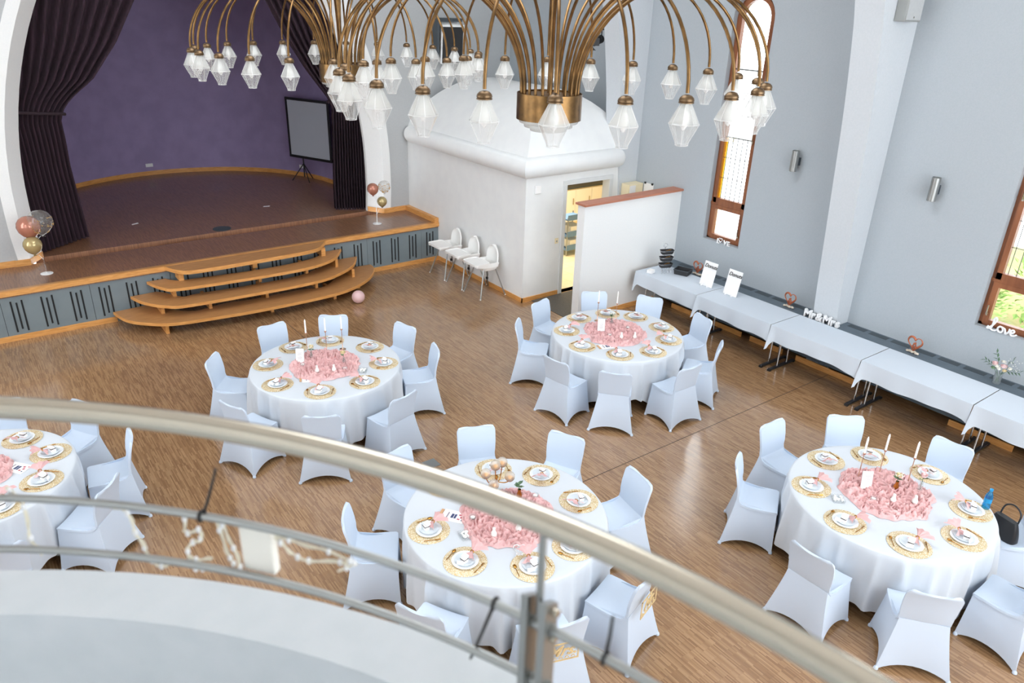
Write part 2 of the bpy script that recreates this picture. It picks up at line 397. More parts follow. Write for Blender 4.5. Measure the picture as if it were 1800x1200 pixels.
for p, q in zip(top, top[1:]):
    p, q = Vector(p), Vector(q); nn = (q-p).orthogonal().normalized()*.006
    e.prism([tuple(p-nn), tuple(q-nn), tuple(q+nn), tuple(p+nn)], 2, ST-.06, ST+.0035)
e.build('landing_edge', 'wood_trim', stp)
def support(x, y0, y1, z0, z1, w=.025): MB().box(x-w, x+w, y0, y1, z0, z1).build('support', 'wood_trim', stp)
for x in (2.15, 3.85, 5.0): support(x, 11.92, 12.4, 0, .155)
support(5.6, 12.2, 12.75, 0, .155)
for x in (2.2, 5.55): support(x, 12.3, SY-.003, .2, .355)
for x in (2.9, 3.85, 4.75): support(x, 12.12, 12.6, .2, .355)
for x in (2.45, 5.3): support(x, 12.45, SY-.003, .4, .555)
for x in (3.85, 4.7): support(x, 12.4, 12.75, .4, .555)
for x in (2.62, 3.85, 5.12): support(x, 12.6, SY-.003, .6, .755, .04)

# kitchen block: walls, rolled cornice, domed roof, partition, door
BX, BY = 7.76, 9.99
kb = MB().box(BX, BX+.12, BY, GY, 0, 2.45)
kb.box(BX+.12, 8.60, BY, BY+.14, 0, 2.45).box(9.76, 10.36, BY, BY+.14, 0, 2.45).box(8.60, 9.76, BY, BY+.14, 2.10, 2.45)
struct(kb.build('wall_kitchen', 'plaster_box'), 'pale walls of the kitchen block')
def sweep(path, r, n, zc):
    m = MB(); k = len(path)
    for i, (x, y) in enumerate(path):
        d0 = Vector((x-path[i-1][0], y-path[i-1][1])).normalized() if i else None
        d1 = Vector((path[i+1][0]-x, path[i+1][1]-y)).normalized() if i < k-1 else None
        if d0 is None: nn = Vector((d1.y, -d1.x))
        elif d1 is None: nn = Vector((d0.y, -d0.x))
        else:
            a, b = Vector((d0.y, -d0.x)), Vector((d1.y, -d1.x)); nn = (a+b).normalized(); nn /= max(.3, nn.dot(a))
        for j in range(n):
            t = 2*PI*j/n; m.v.append((x+nn.x*r*cos(t), y+nn.y*r*cos(t), zc+r*sin(t)))
    for i in range(k-1):
        for j in range(n): m.f.append((i*n+j, i*n+(j+1) % n, (i+1)*n+(j+1) % n, (i+1)*n+j))
    m.f += [tuple(range(n)), tuple(range((k-1)*n, k*n))]
    return m
cor = sweep([(BX+.03, GY-.16), (BX+.03, BY+.03), (9.86, BY+.03)], .175, 24, 2.42)
cor.ball((BX+.03, GY-.16, 2.42), .175, 20, 12).ball((9.86, BY+.03, 2.42), .175, 20, 12)
struct(cor.build('trim_4', 'plaster_box', smooth=50), 'thick rolled cornice of the kitchen block')
rx0, rx1, ry0, ry1, hw = BX+.0, 10.34, BY+.0, GY+.1, 1.29
def roof(u, v):
    x, y = rx0+(rx1-rx0)*u, ry0+(ry1-ry0)*v
    d = max(0, min(x-rx0, rx1-x, y-ry0, ry1-y, hw))/hw
    return (x, y, 2.50+1.08*(1-(1-d)**2)**.85)
rf = MB(); N = 26
us = [.5-.5*cos(PI*i/N) for i in range(N+1)]
d_s = [hw*(1-cos(PI/2*i/12)) for i in range(13)]
xs = sorted(set([round(rx0+d, 4) for d in d_s]+[round(rx1-d, 4) for d in d_s]))
ys = sorted(set([round(ry0+d, 4) for d in d_s]+[round(ry1-d, 4) for d in d_s]))
V = {}
for i, x in enumerate(xs):
    for j, y in enumerate(ys):
        V[i, j] = len(rf.v); rf.v.append(roof((x-rx0)/(rx1-rx0), (y-ry0)/(ry1-ry0)))
for i in range(len(xs)-1):
    for j in range(len(ys)-1):
        a, b, c, d = V[i, j], V[i+1, j], V[i+1, j+1], V[i, j+1]
        xm, ym = (xs[i]+xs[i+1])/2-rx0, (ys[j]+ys[j+1])/2-ry0
        fx, fy = xm < (rx1-rx0)/2, ym < (ry1-ry0)/2
        if fx == fy: rf.f += [(a, b, c), (a, c, d)]
        else: rf.f += [(a, b, d), (b, c, d)]
struct(rf.build('ceiling_kitchen', 'plaster_box', smooth=18), 'domed four-sided roof of the kitchen block')
struct(MB().box(BX-.018, BX, BY-.018, SY+.03, 0, .085).build('baseboard_kitchen_left', 'wood_trim'), 'wooden baseboard of the kitchen block')
struct(MB().box(BX-.018, 8.58, BY-.018, BY, 0, .085).build('baseboard_kitchen_front', 'wood_trim'), 'wooden baseboard beside the kitchen door')
pt = MB().box(8.06, 10.37, 8.80, 8.97, 0, 2.0)
struct(pt.build('wall_partition', 'plaster'), 'white half-height partition in front of the kitchen door')
struct(MB().box(8.03, 10.36, 8.76, 9.01, 2.0, 2.035).build('trim_5', 'cap_wood', bevel=.004), 'reddish wooden cap of the partition')
struct(MB().box(8.06, 9.9, 8.782, 8.80, 0, .085).build('baseboard_partition', 'wood_trim'), 'wooden baseboard of the partition')
dr = setting('door_1', 'open kitchen doorway with pale frame')
MB().box(8.585, 8.67, BY-.03, BY+.16, 0, 2.05).box(9.69, 9.775, BY-.03, BY+.16, 0, 2.05).box(8.585, 9.775, BY-.03, BY+.16, 2.05, 2.13).build('door_frame', 'door_white', dr, bevel=.006)

# kitchen interior, reaching past the hall wall
kf = struct(MB().box(BX+.1, 13.4, BY+.02, GY+.3, -.02, .0).build('floor_kitchen', 'cream'), 'cream tiles of the kitchen floor')
tile = MB().box(0, .296, 0, .296, 0, .004)
t0 = None
for i in range(15):
    for j in range(10):
        x, y = 8.64+.3*i, BY+.15+.3*j
        if x > 12.8 or abs((x-8.6)-(y-10)*.95) > 1.5: continue
        if t0 is None: t0 = tile.build('tile', 'cream', kf)
        else: inst(t0, kf, (x, y, 0))
        t0.location = t0.location if t0.location.length else (x, y, 0)
kw = MB().box(BX+.12, 13.4, GY+.2, GY+.3, 0, 2.45).box(13.3, 13.4, 10.33, GY+.3, 0, 2.45).box(10.36, 13.4, 10.2, 10.33, 0, 2.45).box(BX+.12, 13.4, 10.1, GY+.3, 2.42, 2.48)
struct(kw.build('wall_kitchen_inner', 'cream'), 'cream inner walls of the kitchen')
kl = bpy.data.lights.new('kitchen_lamp', 'AREA'); kl.energy = 110; kl.size = 1.4; kl.color = (1, .88, .66)
ko = bpy.data.objects.new('kitchen_lamp', kl); C.objects.link(ko); ko.location = (10.2, 12.0, 2.38)

# balcony
BC, BR = (-1.272, -.052), 2.03
def arcpts(r, z, a0=-40, a1=120, n=64): return [(BC[0]+r*cos(rad(a)), BC[1]+r*sin(rad(a)), z) for a in [a0+(a1-a0)*i/n for i in range(n+1)]]
par = MB(); L = [arcpts(r, z) for r, z in ((2.03, 3.2), (2.03, 3.75), (2.17, 3.75), (2.17, 3.0), (2.03, 3.0))]
for a, b in zip(L, L[1:]):
    for i in range(len(a)-1): par.add([a[i], a[i+1], b[i+1], b[i]], [(0, 1, 2, 3)])
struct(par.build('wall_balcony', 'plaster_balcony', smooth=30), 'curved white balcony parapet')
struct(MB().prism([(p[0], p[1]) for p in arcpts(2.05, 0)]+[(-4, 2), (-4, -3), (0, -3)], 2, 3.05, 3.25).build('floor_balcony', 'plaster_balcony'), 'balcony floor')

# garden outside
struct(MB().box(10.7, 22, -12, 8.5, -.7, -.5).build('floor_garden', noisy(mat('garden', (120, 150, 70), .9), (170, 140, 100), .8, 6)), 'garden ground seen through the windows')
# ------------------------------------------------------------------ balcony railing
def cyl(a, z, r=BR): return (BC[0]+r*cos(rad(a)), BC[1]+r*sin(rad(a)), z)
rl = thing('balcony_railing', 'curved stainless steel balcony railing with round handrail in the foreground', 'railing')
MB().tube(arcpts(BR, 4.27, -20, 110, 90), .0215, 20).build('handrail', 'steel', rl, 60)
for z in (4.06, 3.93): MB().tube(arcpts(BR, z, -20, 110, 90), .008, 12).build('mid_rail', 'steel_dull', rl, 60)
for a in (22.0, 92.0, -14):
    er = Vector((cos(rad(a)), sin(rad(a)), 0)); et = Vector((-er.y, er.x, 0)); c = Vector(cyl(a, 0))
    po = MB().tube([c+Vector((0, 0, 4.08)), c+Vector((0, 0, 4.255))], .0065, 10).build('post', 'steel_dull', rl, 60)
    for s in (-1, 1):
        b = MB(); q = c+et*.017*s
        for h, t in ((.006, 1),):
            vs = []
            for rr in (-.022, .022):
                for tt in (-.0065, .0065):
                    vs += [q+er*rr+et*tt+Vector((0, 0, 3.75)), q+er*rr+et*tt+Vector((0, 0, 4.13 if rr < 0 else 4.10))]
            b.add(vs, [(0, 2, 3, 1), (4, 5, 7, 6), (0, 1, 5, 4), (2, 6, 7, 3), (1, 3, 7, 5), (0, 4, 6, 2)])
        b.build('post_plate', 'steel_dull', po)
    for z in (4.1, 4.045): MB().tube([c+et*-.026+Vector((0, 0, z)), c+et*-.036+Vector((0, 0, z))], .007, 12).build('bolt', 'steel', po, 60)
    for z in (4.06, 3.93): MB().tube([c-et*.03+Vector((0, 0, z)), c+et*.03+Vector((0, 0, z))], .011, 12).build('clamp', 'steel_dull', po, 60)
for (a0, z0, a1, z1), lb in (((42.0, 4.05, 40.7, 4.175), 'black cable tie standing up from the rail left of the white plug box'),
                             ((24.4, 4.062, 25.8, 3.90), 'black cable tie hanging down beside the rail post'),
                             ((18.5, 4.06, 18.4, 4.145), 'black cable tie standing up right of the rail post')):
    p, q = Vector(cyl(a0, z0, BR)), Vector(cyl(a1, z1, BR+.004)); er = Vector((cos(rad(a0)), sin(rad(a0)), 0))
    t = MB().tube([p, p.lerp(q, .5)+er*.003, q], [.0035, .003, .0025], 8)
    ex = [(p.lerp(q, 0)+Vector((0, 0, 0)))]
    c0 = Vector(cyl(a0, 4.06)); et = Vector((-er.y, er.x, 0))
    t.tube([c0+.0105*(cos(k*PI/6)*er+sin(k*PI/6)*Vector((0, 0, 1))) for k in range(13)], .0028, 6)
    tag(t.build('cable_tie', 'black', None, 60), lb, 'cable tie', 'cable ties on the railing')
mat('cord', (226, 220, 200), .7); mat('plug_box', (240, 236, 226), .5)
STR = {'a': [(48.7, 4.049), (47.1, 4.034), (46.5, 3.987), (46.2, 3.937), (45.9, 3.901), (45.0, 3.906)], 'b': [(43.3, 4.05), (43.5, 3.996), (42.5, 4.017), (42.6, 3.987), (43.4, 3.967), (43.4, 3.938), (42.1, 3.94)],
       'c': [(41.2, 4.05), (40.7, 3.987), (40.2, 3.94)], 'd': [(41.4, 4.045), (41.0, 3.956), (40.6, 3.944)], 'e': [(37.8, 4.03), (36.7, 3.993), (35.7, 3.997), (33.5, 4.014), (33.0, 4.013), (33.9, 3.991)],
       'f': [(37.7, 4.033), (34.9, 4.026), (33.1, 4.026)], 'g': [(53.7, 4.075), (53.1, 4.039), (53.0, 3.953), (52.7, 3.91)], 'h': [(43.6, 3.935), (43.4, 3.905), (42.7, 3.915)]}
fl_ = thing('fairy_light_string', 'cream fairy light string tangled between the two lower rails', 'fairy lights', cyl(42, 3.93))
base = Vector(fl_.location)
for k, l in STR.items():
    pts = spline([Vector(cyl(a, z, BR+.012*(1+.4*sin(i*2.1))))-base for i, (a, z) in enumerate(l)], 6)
    c = MB().tube(pts, .0022, 6).tube([p+Vector((.004*sin(i*.9), .004*cos(i*.9), .003*sin(i*1.3))) for i, p in enumerate(pts)], .0018, 6).build('cord', 'cord', fl_, 60)
    for p in pts[2::5]: MB().ball(p, .005, 8, 6, (1, 1, 1.6)).build('light_bulb', 'white_plastic', c, 80)
a = 39.1; er = Vector((cos(rad(a)), sin(rad(a)), 0)); et = Vector((-er.y, er.x, 0))
tag(MB().obox(Vector(cyl(a, 3.985, BR+.024)), er*.011, et*.036, (0, 0, .056)).build('plug_box', 'plug_box', bevel=.005), 'white rectangular plug box hanging between the two lower rails', 'plug box')

# ------------------------------------------------------------------ chandeliers
def chandelier(cx, cy, zc, label, ph, n=24):
    R, z0 = 1.62, zc-.175
    ch = thing('chandelier', label, 'chandelier', (cx, cy, z0-.2), ph, 'brass chandeliers over the hall')
    L = lambda z: z-(z0-.2)
    MB().lathe([(.02, L(z0)-.01), (.255, L(z0)-.012), (.255, L(z0)), (.26, L(z0)), (.26, L(z0)-.2), (.25, L(z0)-.2), (.25, L(z0)-.185), (.02, L(z0)-.185)], 48).build('hub', 'brass', ch, 40)
    MB().lathe([(.245, L(z0)-.2), (.235, L(z0)-.225), (.2, L(z0)-.235), (.195, L(z0)-.26), (.15, L(z0)-.27), (.145, L(z0)-.29), (.01, L(z0)-.3)], 40).build('glass_dish', 'lantern_glass', ch, 30)
    MB().tube([(0, 0, L(z0)), (0, 0, 8.4-(z0-.2))], .022, 12).build('rod', 'brass', ch, 60)
    first = None
    for k in range(n):
        a = 2*PI*k/n
        if first is None:
            pts = []
            for i in range(29):
                t = PI*i/28; pts.append(((R+.225)/2-(R-.225)/2*cos(t), 0, L(z0)+(zc-z0)*i/28-.03*(i == 0)+.72*sin(t)))
            arm = MB().tube(pts, .0115, 10).build('arm', 'brass', ch, 60)
            zc_ = L(zc)
            cap = MB().lathe([(.012, -.008), (.03, -.014), (.044, -.028), (.048, -.042), (.044, -.05), (.048, -.052), (.048, -.058), (.03, -.06)], 20).build('lamp_cap', 'bronze', arm, 50)
            cap.location = (R, 0, zc_)
            top = MB().lathe([(.03, -.056), (.036, -.066), (.088, -.175), (.095, -.182)], 8, cap0=False, cap1=False).build('lantern_top', 'lantern_glass', arm)
            bot = MB().lathe([(.095, -.182), (.09, -.19), (.042, -.292), (.038, -.312), (.02, -.314)], 8, cap0=False, cap1=False).build('lantern_bottom', 'lantern_clear', arm)
            blb = MB().lathe([(.008, -.06), (.013, -.07), (.013, -.1), (.028, -.13), (.03, -.16), (.02, -.2), (.006, -.22)], 12).build('bulb', 'white_plastic', arm, 60)
            ed = MB(); RR = [(.036, -.066), (.095, -.182), (.042, -.292), (.038, -.312)]
            for q in range(8):
                b_ = 2*PI*q/8; ed.tube([(r*cos(b_), r*sin(b_), z) for r, z in RR], .0014, 4)
            for r, z in ((.095, -.182), (.04, -.312)): ed.tube([(r*cos(2*PI*q/8), r*sin(2*PI*q/8), z) for q in range(9)], .0022, 4)
            ed = ed.build('lantern_edges', 'lantern_edge', arm)
            for o in (top, bot, blb, ed): o.location = (R, 0, zc_)
            first = arm
        else:
            o = inst(first, ch, rz=a)
            for g in first.children: inst(g, o)
    return ch
chandelier(3.93, 4.80, 4.515, 'nearer brass chandelier with fountain arms and faceted glass lanterns', .12)
chandelier(3.93, 8.68, 4.44, 'farther brass chandelier with glass lanterns hanging nearer the stage', .05)

# ------------------------------------------------------------------ round tables, covered chairs, place settings
HW = {1: 'one', 2: 'two', 3: 'three', 4: 'four', 5: 'five', 6: 'six', 7: 'seven', 8: 'eight', 9: 'nine', 10: 'ten', 11: 'eleven', 12: 'twelve'}
def hours(angs):
    used, out = set(), []
    for a in angs:
        d = Vector((cos(rad(a)), sin(rad(a)))); ph = math.degrees(math.atan2(d.x*r0.x+d.y*r0.y, d.x*sin(YAW)+d.y*cos(YAW))) % 360
        c = sorted(range(12), key=lambda h: min(abs(ph-30*h), 360-abs(ph-30*h)))
        h = next(x for x in c if x not in used); used.add(h); out.append(HW[h or 12])
    return out
TOP = .765
def cloth_mesh(seed, angs, R=.92):
    rnd = random.Random(seed); n = 260
    ph = [rnd.uniform(0, 6.28) for _ in range(6)]
    m = MB(); rows = [(0.001, TOP), (.3, TOP), (.6, TOP), (.85, TOP), (R-.02, TOP-.001), (R-.006, TOP-.005), (R, TOP-.014)]
    drop = [.05, .12, .2, .3, .4, .5, .57, .62]
    nf = 25; ctr = sorted([(i+rnd.uniform(-.3, .3))*2*PI/nf for i in range(nf)]); wid = [rnd.uniform(.03, .07) for _ in ctr]; hgt = [rnd.uniform(.5, 1.15) for _ in ctr]
    def fold(t, d):
        k = min(1, d/.5)**.6; w = 0
        for c, s_, h in zip(ctr, wid, hgt):
            q = (t-c+PI) % (2*PI)-PI; w += h*math.exp(-(q/(s_*(.6+.5*k)))**2)
        return k*(-.012+.085*w)+.008*k*sin(3*t+ph[0])
    for r, z in rows:
        for i in range(n):
            t = 2*PI*i/n; m.v.append((r*cos(t), r*sin(t), z+(.0012*sin(3*t+ph[4])*min(1, r) if r < .9 else 0)))
    for d in drop:
        for i in range(n):
            t = 2*PI*i/n; hem = d*(1+(.07*sin(5*t+ph[5])+.06*sin(11*t+ph[0]))*(d/.62))
            r = R+.004+fold(t, d)
            for a in angs:
                q = (t-rad(a)+PI) % (2*PI)-PI
                if abs(q) < .32 and d > .18:
                    lim = .935/cos(q)+max(0, abs(q)-.25)*1.2; w_ = min(1, (d-.18)/.1); r = min(r, r+(lim-r)*w_) if r > lim else r
            m.v.append((r*cos(t), r*sin(t), TOP-.014-hem))
    for j in range(len(rows)+len(drop)-1):
        for i in range(n): m.f.append((j*n+i, j*n+(i+1) % n, (j+1)*n+(i+1) % n, (j+1)*n+i))
    return m

# covered chair: local +y looks at the table, origin on the floor below the seat centre
def chair_rows():
    return [(.20, .425, .185), (.195, .45, .198), (.17, .458, .205), (.08, .455, .21), (-.02, .45, .21), (-.1, .452, .208), (-.15, .465, .204), (-.18, .495, .198),
            (-.195, .54, .196), (-.205, .60, .2), (-.22, .68, .205), (-.238, .76, .206), (-.249, .80, .206), (-.255, .818, .203), (-.259, .83, .195), (-.262, .838, .182), (-.263, .841, .16)]
def chair_shell(rows, off):
    nu = 10
    def fn(u, v):
        i = round(v*(len(rows)-1)); y, z, w = rows[i]; s = 2*u-1
        back = min(1, max(0, (z-.47)/.15))
        return (s*w, y+.022*s*s*back, z+(.012*s*s)*(1-back))
    return MB().grid(fn, nu, len(rows)-1)
def make_chair():
    t = bpy.data.objects.new('covered_chair', None); C.objects.link(t); t.empty_display_size = .1
    R = chair_rows()
    chair_shell(R[:8], 0).build('seat', 'spandex', t, 60, solid=-.022)
    chair_shell(R[7:], 0).build('backrest', 'spandex', t, 60, solid=-.022)
    top = [(-.185, .19, .445), (.185, .19, .445), (.188, -.203, .505), (-.188, -.203, .505)]
    ft = [(-.245, .21), (.245, .21), (.285, -.30), (-.285, -.30)]
    m = MB()
    for k in range(4):
        a, b, c, d = top[k], top[(k+1) % 4], ft[k], ft[(k+1) % 4]
        cx, cy = (c[0]+d[0])/2, (c[1]+d[1])/2
        def fn(u, v, a=a, b=b, c=c, d=d, cx=cx, cy=cy, k=k):
            bow = 1-(2*u-1)**2
            x0, y0 = a[0]+(b[0]-a[0])*u, a[1]+(b[1]-a[1])*u
            x1, y1 = c[0]+(d[0]-c[0])*u, c[1]+(d[1]-c[1])*u
            w = v**1.15
            x, y = x0+(x1-x0)*w, y0+(y1-y0)*w
            x -= cx*.16*bow*v*v; y -= cy*.16*bow*v*v
            zb = .07*(bow**.8); z0 = a[2]+(b[2]-a[2])*u
            return (x, y, z0+(zb-z0)*v)
        m.grid(fn, 10, 8)
    sk = m.build('skirt', 'spandex', t, 35, solid=-.004)
    for x, y in ft: MB().lathe([(.012, 0), (.02, .004), (.018, .02), (.008, .034)], 10, (x*.975, y*.975, 0)).build('foot_pocket', 'spandex', t, 60)
    return t
chair0 = make_chair(); chair_used = [False]
def place_chair(cx, cy, ang, r, label, group, twist=0):
    a = rad(ang); loc = (cx+r*cos(a), cy+r*sin(a), 0); rz = a+PI/2+rad(twist)
    if not chair_used[0]:
        o = chair0; chair_used[0] = True; o.location = loc; o.rotation_euler = (0, 0, rz)
    else: o = copy_tree(chair0, loc, rz)
    return tag(o, label, 'chair', group)

# prototypes of the place setting (local +y points to the table centre)
def proto(m, name, material, smooth=True, bevel=0):
    o = m.build(name, material, None, smooth, bevel); C.objects.unlink(o); return o
mg = mat('gold_lace', (224, 200, 150), .45, .25); n_, l_, b_ = nodes(mg)
tc = n_.new('ShaderNodeTexCoord'); vo = n_.new('ShaderNodeTexVoronoi'); vo.inputs['Scale'].default_value = 60; vo.feature = 'DISTANCE_TO_EDGE'
cr = n_.new('ShaderNodeValToRGB'); cr.color_ramp.elements[0].color = (*lin((212, 186, 136)), 1); cr.color_ramp.elements[1].color = (*lin((240, 230, 208)), 1)
cr.color_ramp.elements[0].position = .06; cr.color_ramp.elements[1].position = .22
l_.new(tc.outputs['Object'], vo.inputs[0]); l_.new(vo.outputs[0], cr.inputs[0]); l_.new(cr.outputs[0], b_.inputs['Base Color'])
mat('porcelain', (238, 240, 242), .15); mat('porcelain_blue', (218, 226, 232), .15)
mat('gold', (196, 140, 66), .25, 1); mat('rose_gold', (222, 184, 158), .25, 1)
noisy(mat('blush', (230, 188, 186), .85), (216, 170, 169), 14, 3)
mat('paper', (244, 242, 240), .7); mat('dark_ribbon', (70, 56, 52), .6); mat('wax', (245, 243, 238), .5, Subsurface_Weight=.0)
mat('leaf', (74, 104, 74), .6); mat('leaf_pale', (120, 150, 110), .6); mat('petal', (240, 206, 204), .7); mat('petal_white', (244, 242, 232), .7); mat('petal_yellow', (236, 218, 170), .7)
mat('blue_bottle', (24, 140, 196), .1, Transmission_Weight=.0); glass('bottle_blue', (.12, .62, .9), .7, (.1, .5, .8), .05)
pm = MB().lathe([(.001, 0), (.178, 0), (.185, .0015), (.178, .003), (.001, .003)], 36)
P_mat = proto(pm, 'placemat', 'gold_lace', 60)
P_plate = proto(MB().lathe([(.001, .003), (.065, .003), (.075, .006), (.112, .016), (.114, .018), (.110, .018), (.074, .009), (.062, .007), (.001, .007)], 36), 'dinner_plate', 'porcelain', 50)
P_bowl = proto(MB().lathe([(.001, .012), (.045, .012), (.06, .014), (.084, .027), (.085, .029), (.081, .0285), (.058, .018), (.001, .0165)], 32), 'dessert_plate', 'porcelain_blue', 50)
bx_ = MB().box(-.024, .024, -.022, .022, .017, .056)
P_box = proto(bx_, 'favour_box', 'paper', False, .002)
P_lid = proto(MB().obox((0, .012, .069), (.027, 0, 0), (0, .02, .008), (0, -.002, .008)), 'lid', 'paper', False, .0015)
P_rib = proto(MB().box(-.025, .025, -.0235, .0235, .047, .055), 'ribbon', 'dark_ribbon', False)
P_card = proto(MB().obox((-.012, -.05, .03), (.03, .004, 0), (0, .006, .017), (0, .0006, -.0003)), 'place_card', 'paper', False)
def napkin():
    m = MB()
    def fan(u, v):
        s = 2*u-1; w = .006+.066*v**1.2
        x = s*w; pl = .007*v*cos(u*PI*7)
        return (x+.01*v, .055+.07*v+pl, .06+.065*v-.03*v*v-.025*s*s*v)
    m.grid(fan, 28, 8)
    def tail(u, v):
        s = 2*u-1; w = .006+.04*v
        return (s*w-.004*v, .055-.03*v+.004*cos(u*PI*5)*v, .06-.024*v)
    m.grid(tail, 16, 5)
    return m
P_nap = proto(napkin(), 'napkin', 'blush', 60); 
P_ring = proto(MB().tube([(.011*cos(k*PI/6), .056+.004*sin(k*PI/6), .061+.011*sin(k*PI/6)) for k in range(13)], .003, 6), 'napkin_ring', 'gold', 60)
fk = MB().tube([(-.0, -.07, .006), (0, .02, .007), (0, .035, .007)], [.0035, .0028, .005], 6)
for x in (-.006, -.002, .002, .006): fk.tube([(x*.7, .035, .007), (x, .05, .008), (x, .075, .008)], .0014, 5)
P_fork = proto(fk, 'fork', 'gold', 60)
sp = MB().tube([(0, -.07, .006), (0, .03, .007)], [.0035, .0028], 6).ball((0, .052, .0085), .024, 12, 6, (.62, 1, .16))
P_spoon = proto(sp, 'spoon', 'gold', 60)
def drop(p, name_group, label, cat, cx, cy, z, ang, dx=0, dy=0, tw=0, kids=()):
    a = rad(ang); ex = Vector((-sin(a), cos(a)))*-1; ey = Vector((-cos(a), -sin(a)))
    o = inst(p, None, (cx+ex.x*dx+ey.x*dy, cy+ex.y*dx+ey.y*dy, z), math.atan2(ey.y, ey.x)-PI/2+rad(tw))
    for k in kids: inst(k, o)
    return tag(o, label, cat, name_group)
def place_setting(tc_, ang, hr, td, rr=.715):
    cx, cy = tc_[0]+rr*cos(rad(ang)), tc_[1]+rr*sin(rad(ang)); z = TOP+.002; rn = random.uniform
    w = 'at %s o\'clock on the %s' % (hr, td)
    drop(P_mat, 'round gold placemats', 'round gold lace placemat '+w, 'placemat', cx, cy, z, ang, tw=rn(0, 90))
    z += .003
    drop(P_plate, 'white dinner plates', 'white dinner plate '+w, 'plate', cx, cy, z-.003+.0005, ang)
    drop(P_bowl, 'blue-grey dessert plates', 'blue-grey dessert plate '+w, 'plate', cx, cy, z-.004, ang)
    drop(P_box, 'white favour boxes', 'white favour box '+w, 'box', cx, cy, z-.004, ang, rn(-.01, .01), -.022, rn(-25, 25), kids=(P_lid, P_rib))
    drop(P_card, 'paper place cards', 'white paper place card '+w, 'card', cx, cy, z+.002, ang, rn(-.01, .02), -.018, rn(-15, 15))
    drop(P_nap, 'blush napkins', 'blush napkin in gold ring '+w, 'napkin', cx, cy, z-.012, ang, rn(-.02, .02), -.012+rn(-.01, .01), rn(-50, 50), kids=(P_ring,)).scale = (1.35, 1.35, 1.25)
    drop(P_fork, 'gold forks', 'gold fork '+w, 'fork', cx, cy, z, ang, -.142, rn(-.02, .02), rn(-12, 12))
    drop(P_spoon, 'gold spoons', 'gold spoon '+w, 'spoon', cx, cy, z, ang, .142, rn(-.02, .02), rn(-12, 12))

TABLES = [((3.2, 8.08), 'table nearest the stage steps', [98, 63, 17, -19, -75, -115, -160, 146], [102, 62, 14, -30, -74, -119, -165, 147]),
          ((7.01, 6.8), 'table nearest the partition', [102, 62, 25, -16, -56, -93, -134, -167, 140], [98, 58, 24, -16, -52, -92, -131, -175, 141]),
          ((3.31, 4.38), 'table behind the rail post', [67, 27, -14, -72, -109, -154, 150, 107], [64, 25, -18, -72, -108, -154, 164, 108]),
          ((6.52, 2.53), 'table with the blue bottle', [85, 47, 2, -44, -93, -137, -176, 126], [85, 44, -3, -51, -93, -138, 178, 133]),
          ((-.58, 7.66), 'table cut by the left edge', [73, 37, -6, -42, -84], [44, 4, -36, -71])]
for k, (c, td, ca, pa) in enumerate(TABLES):
    t = thing('round_table', 'round banquet table with dark legs under the cloth, '+td, 'table', (c[0], c[1], 0), 0, 'round banquet tables')
    MB().lathe([(.01, .735), (.9, .735), (.9, .76), (.01, .76)], 48).build('tabletop', 'white_plastic', t, 40)
    for i in range(4):
        a = PI/4+i*PI/2; MB().tube([(.6*cos(a), .6*sin(a), 0), (.6*cos(a), .6*sin(a), .735)], .02, 10).build('leg', 'black', t, 60)
    cl = cloth_mesh(k+3, ca).build('tablecloth', 'cloth', None, 60); cl.location = (c[0], c[1], 0)
    tag(cl, 'round white cloth draped over the '+td, 'tablecloth', 'round white tablecloths')
    for a, h in zip(ca, hours(ca)):
        place_chair(c[0], c[1], a, 1.165+random.uniform(-.01, .02), 'chair in white stretch cover at %s o\'clock of the %s' % (h, td), 'chairs in white stretch covers', random.uniform(-5, 5))
    for a, h in zip(pa, hours(pa)): place_setting(c, a, h, td)
# ------------------------------------------------------------------ centrepieces
def gauze(seed, R=.41):
    rnd = random.Random(seed); off = Vector((rnd.uniform(0, 50), rnd.uniform(0, 50), 3)); nt, nr = 240, 96
    m = MB()
    def fn(u, v):
        t = 2*PI*u; e = R*(1+.16*noise.noise(off+Vector((cos(t), sin(t), 0))*1.6)+.07*noise.noise(off+Vector((cos(t), sin(t), 5))*5))
        r = e*v; x, y = r*cos(t), r*sin(t); p = off+Vector((x, y, 0))*23
        n1 = noise.noise(p*.55)+.45*noise.noise(p*1.2+Vector((7, 3, 1)))
        h = .5+.5*cos(13*n1+2*noise.noise(p*.3)); h = .25*h+.75*h*(.5+.5*noise.noise(p*.8+Vector((2, 8, 5))))+.18*noise.noise(p*2.2)
        k = min(1, (1-v)/.07)
        return (x, y, .002+max(0, .006+.06*max(0, h))*k)
    return m.grid(fn, nt, nr, True)
def on_table(k, name, label, cat, dx, dy, rz=0, group=None, z=TOP+.001):
    c, td = TABLES[k][0], TABLES[k][1]
    return thing(name, label+' on the '+td, cat, (c[0]+dx, c[1]+dy, z), rz, group)
FACE = math.atan2(-r0.x, -r0.y)      # unused helper angle
CAMZ = math.atan2(-cos(YAW), -sin(YAW))+PI/2   # rz that turns local -y towards the camera
for k, (dx, dy, R) in enumerate([(0, 0, .43), (-.02, .03, .45), (-.02, -.03, .42), (.03, .05, .43), (0, .05, .38)]):
    g = gauze(k+11, R).build('gauze_runner', 'blush', None, 80); g.location = (TABLES[k][0][0]+dx, TABLES[k][0][1]+dy, TOP+.002)
    tag(g, 'crumpled blush gauze cloth heaped on the '+TABLES[k][1], 'cloth', 'blush gauze centrepieces')
GZ = TOP+.03
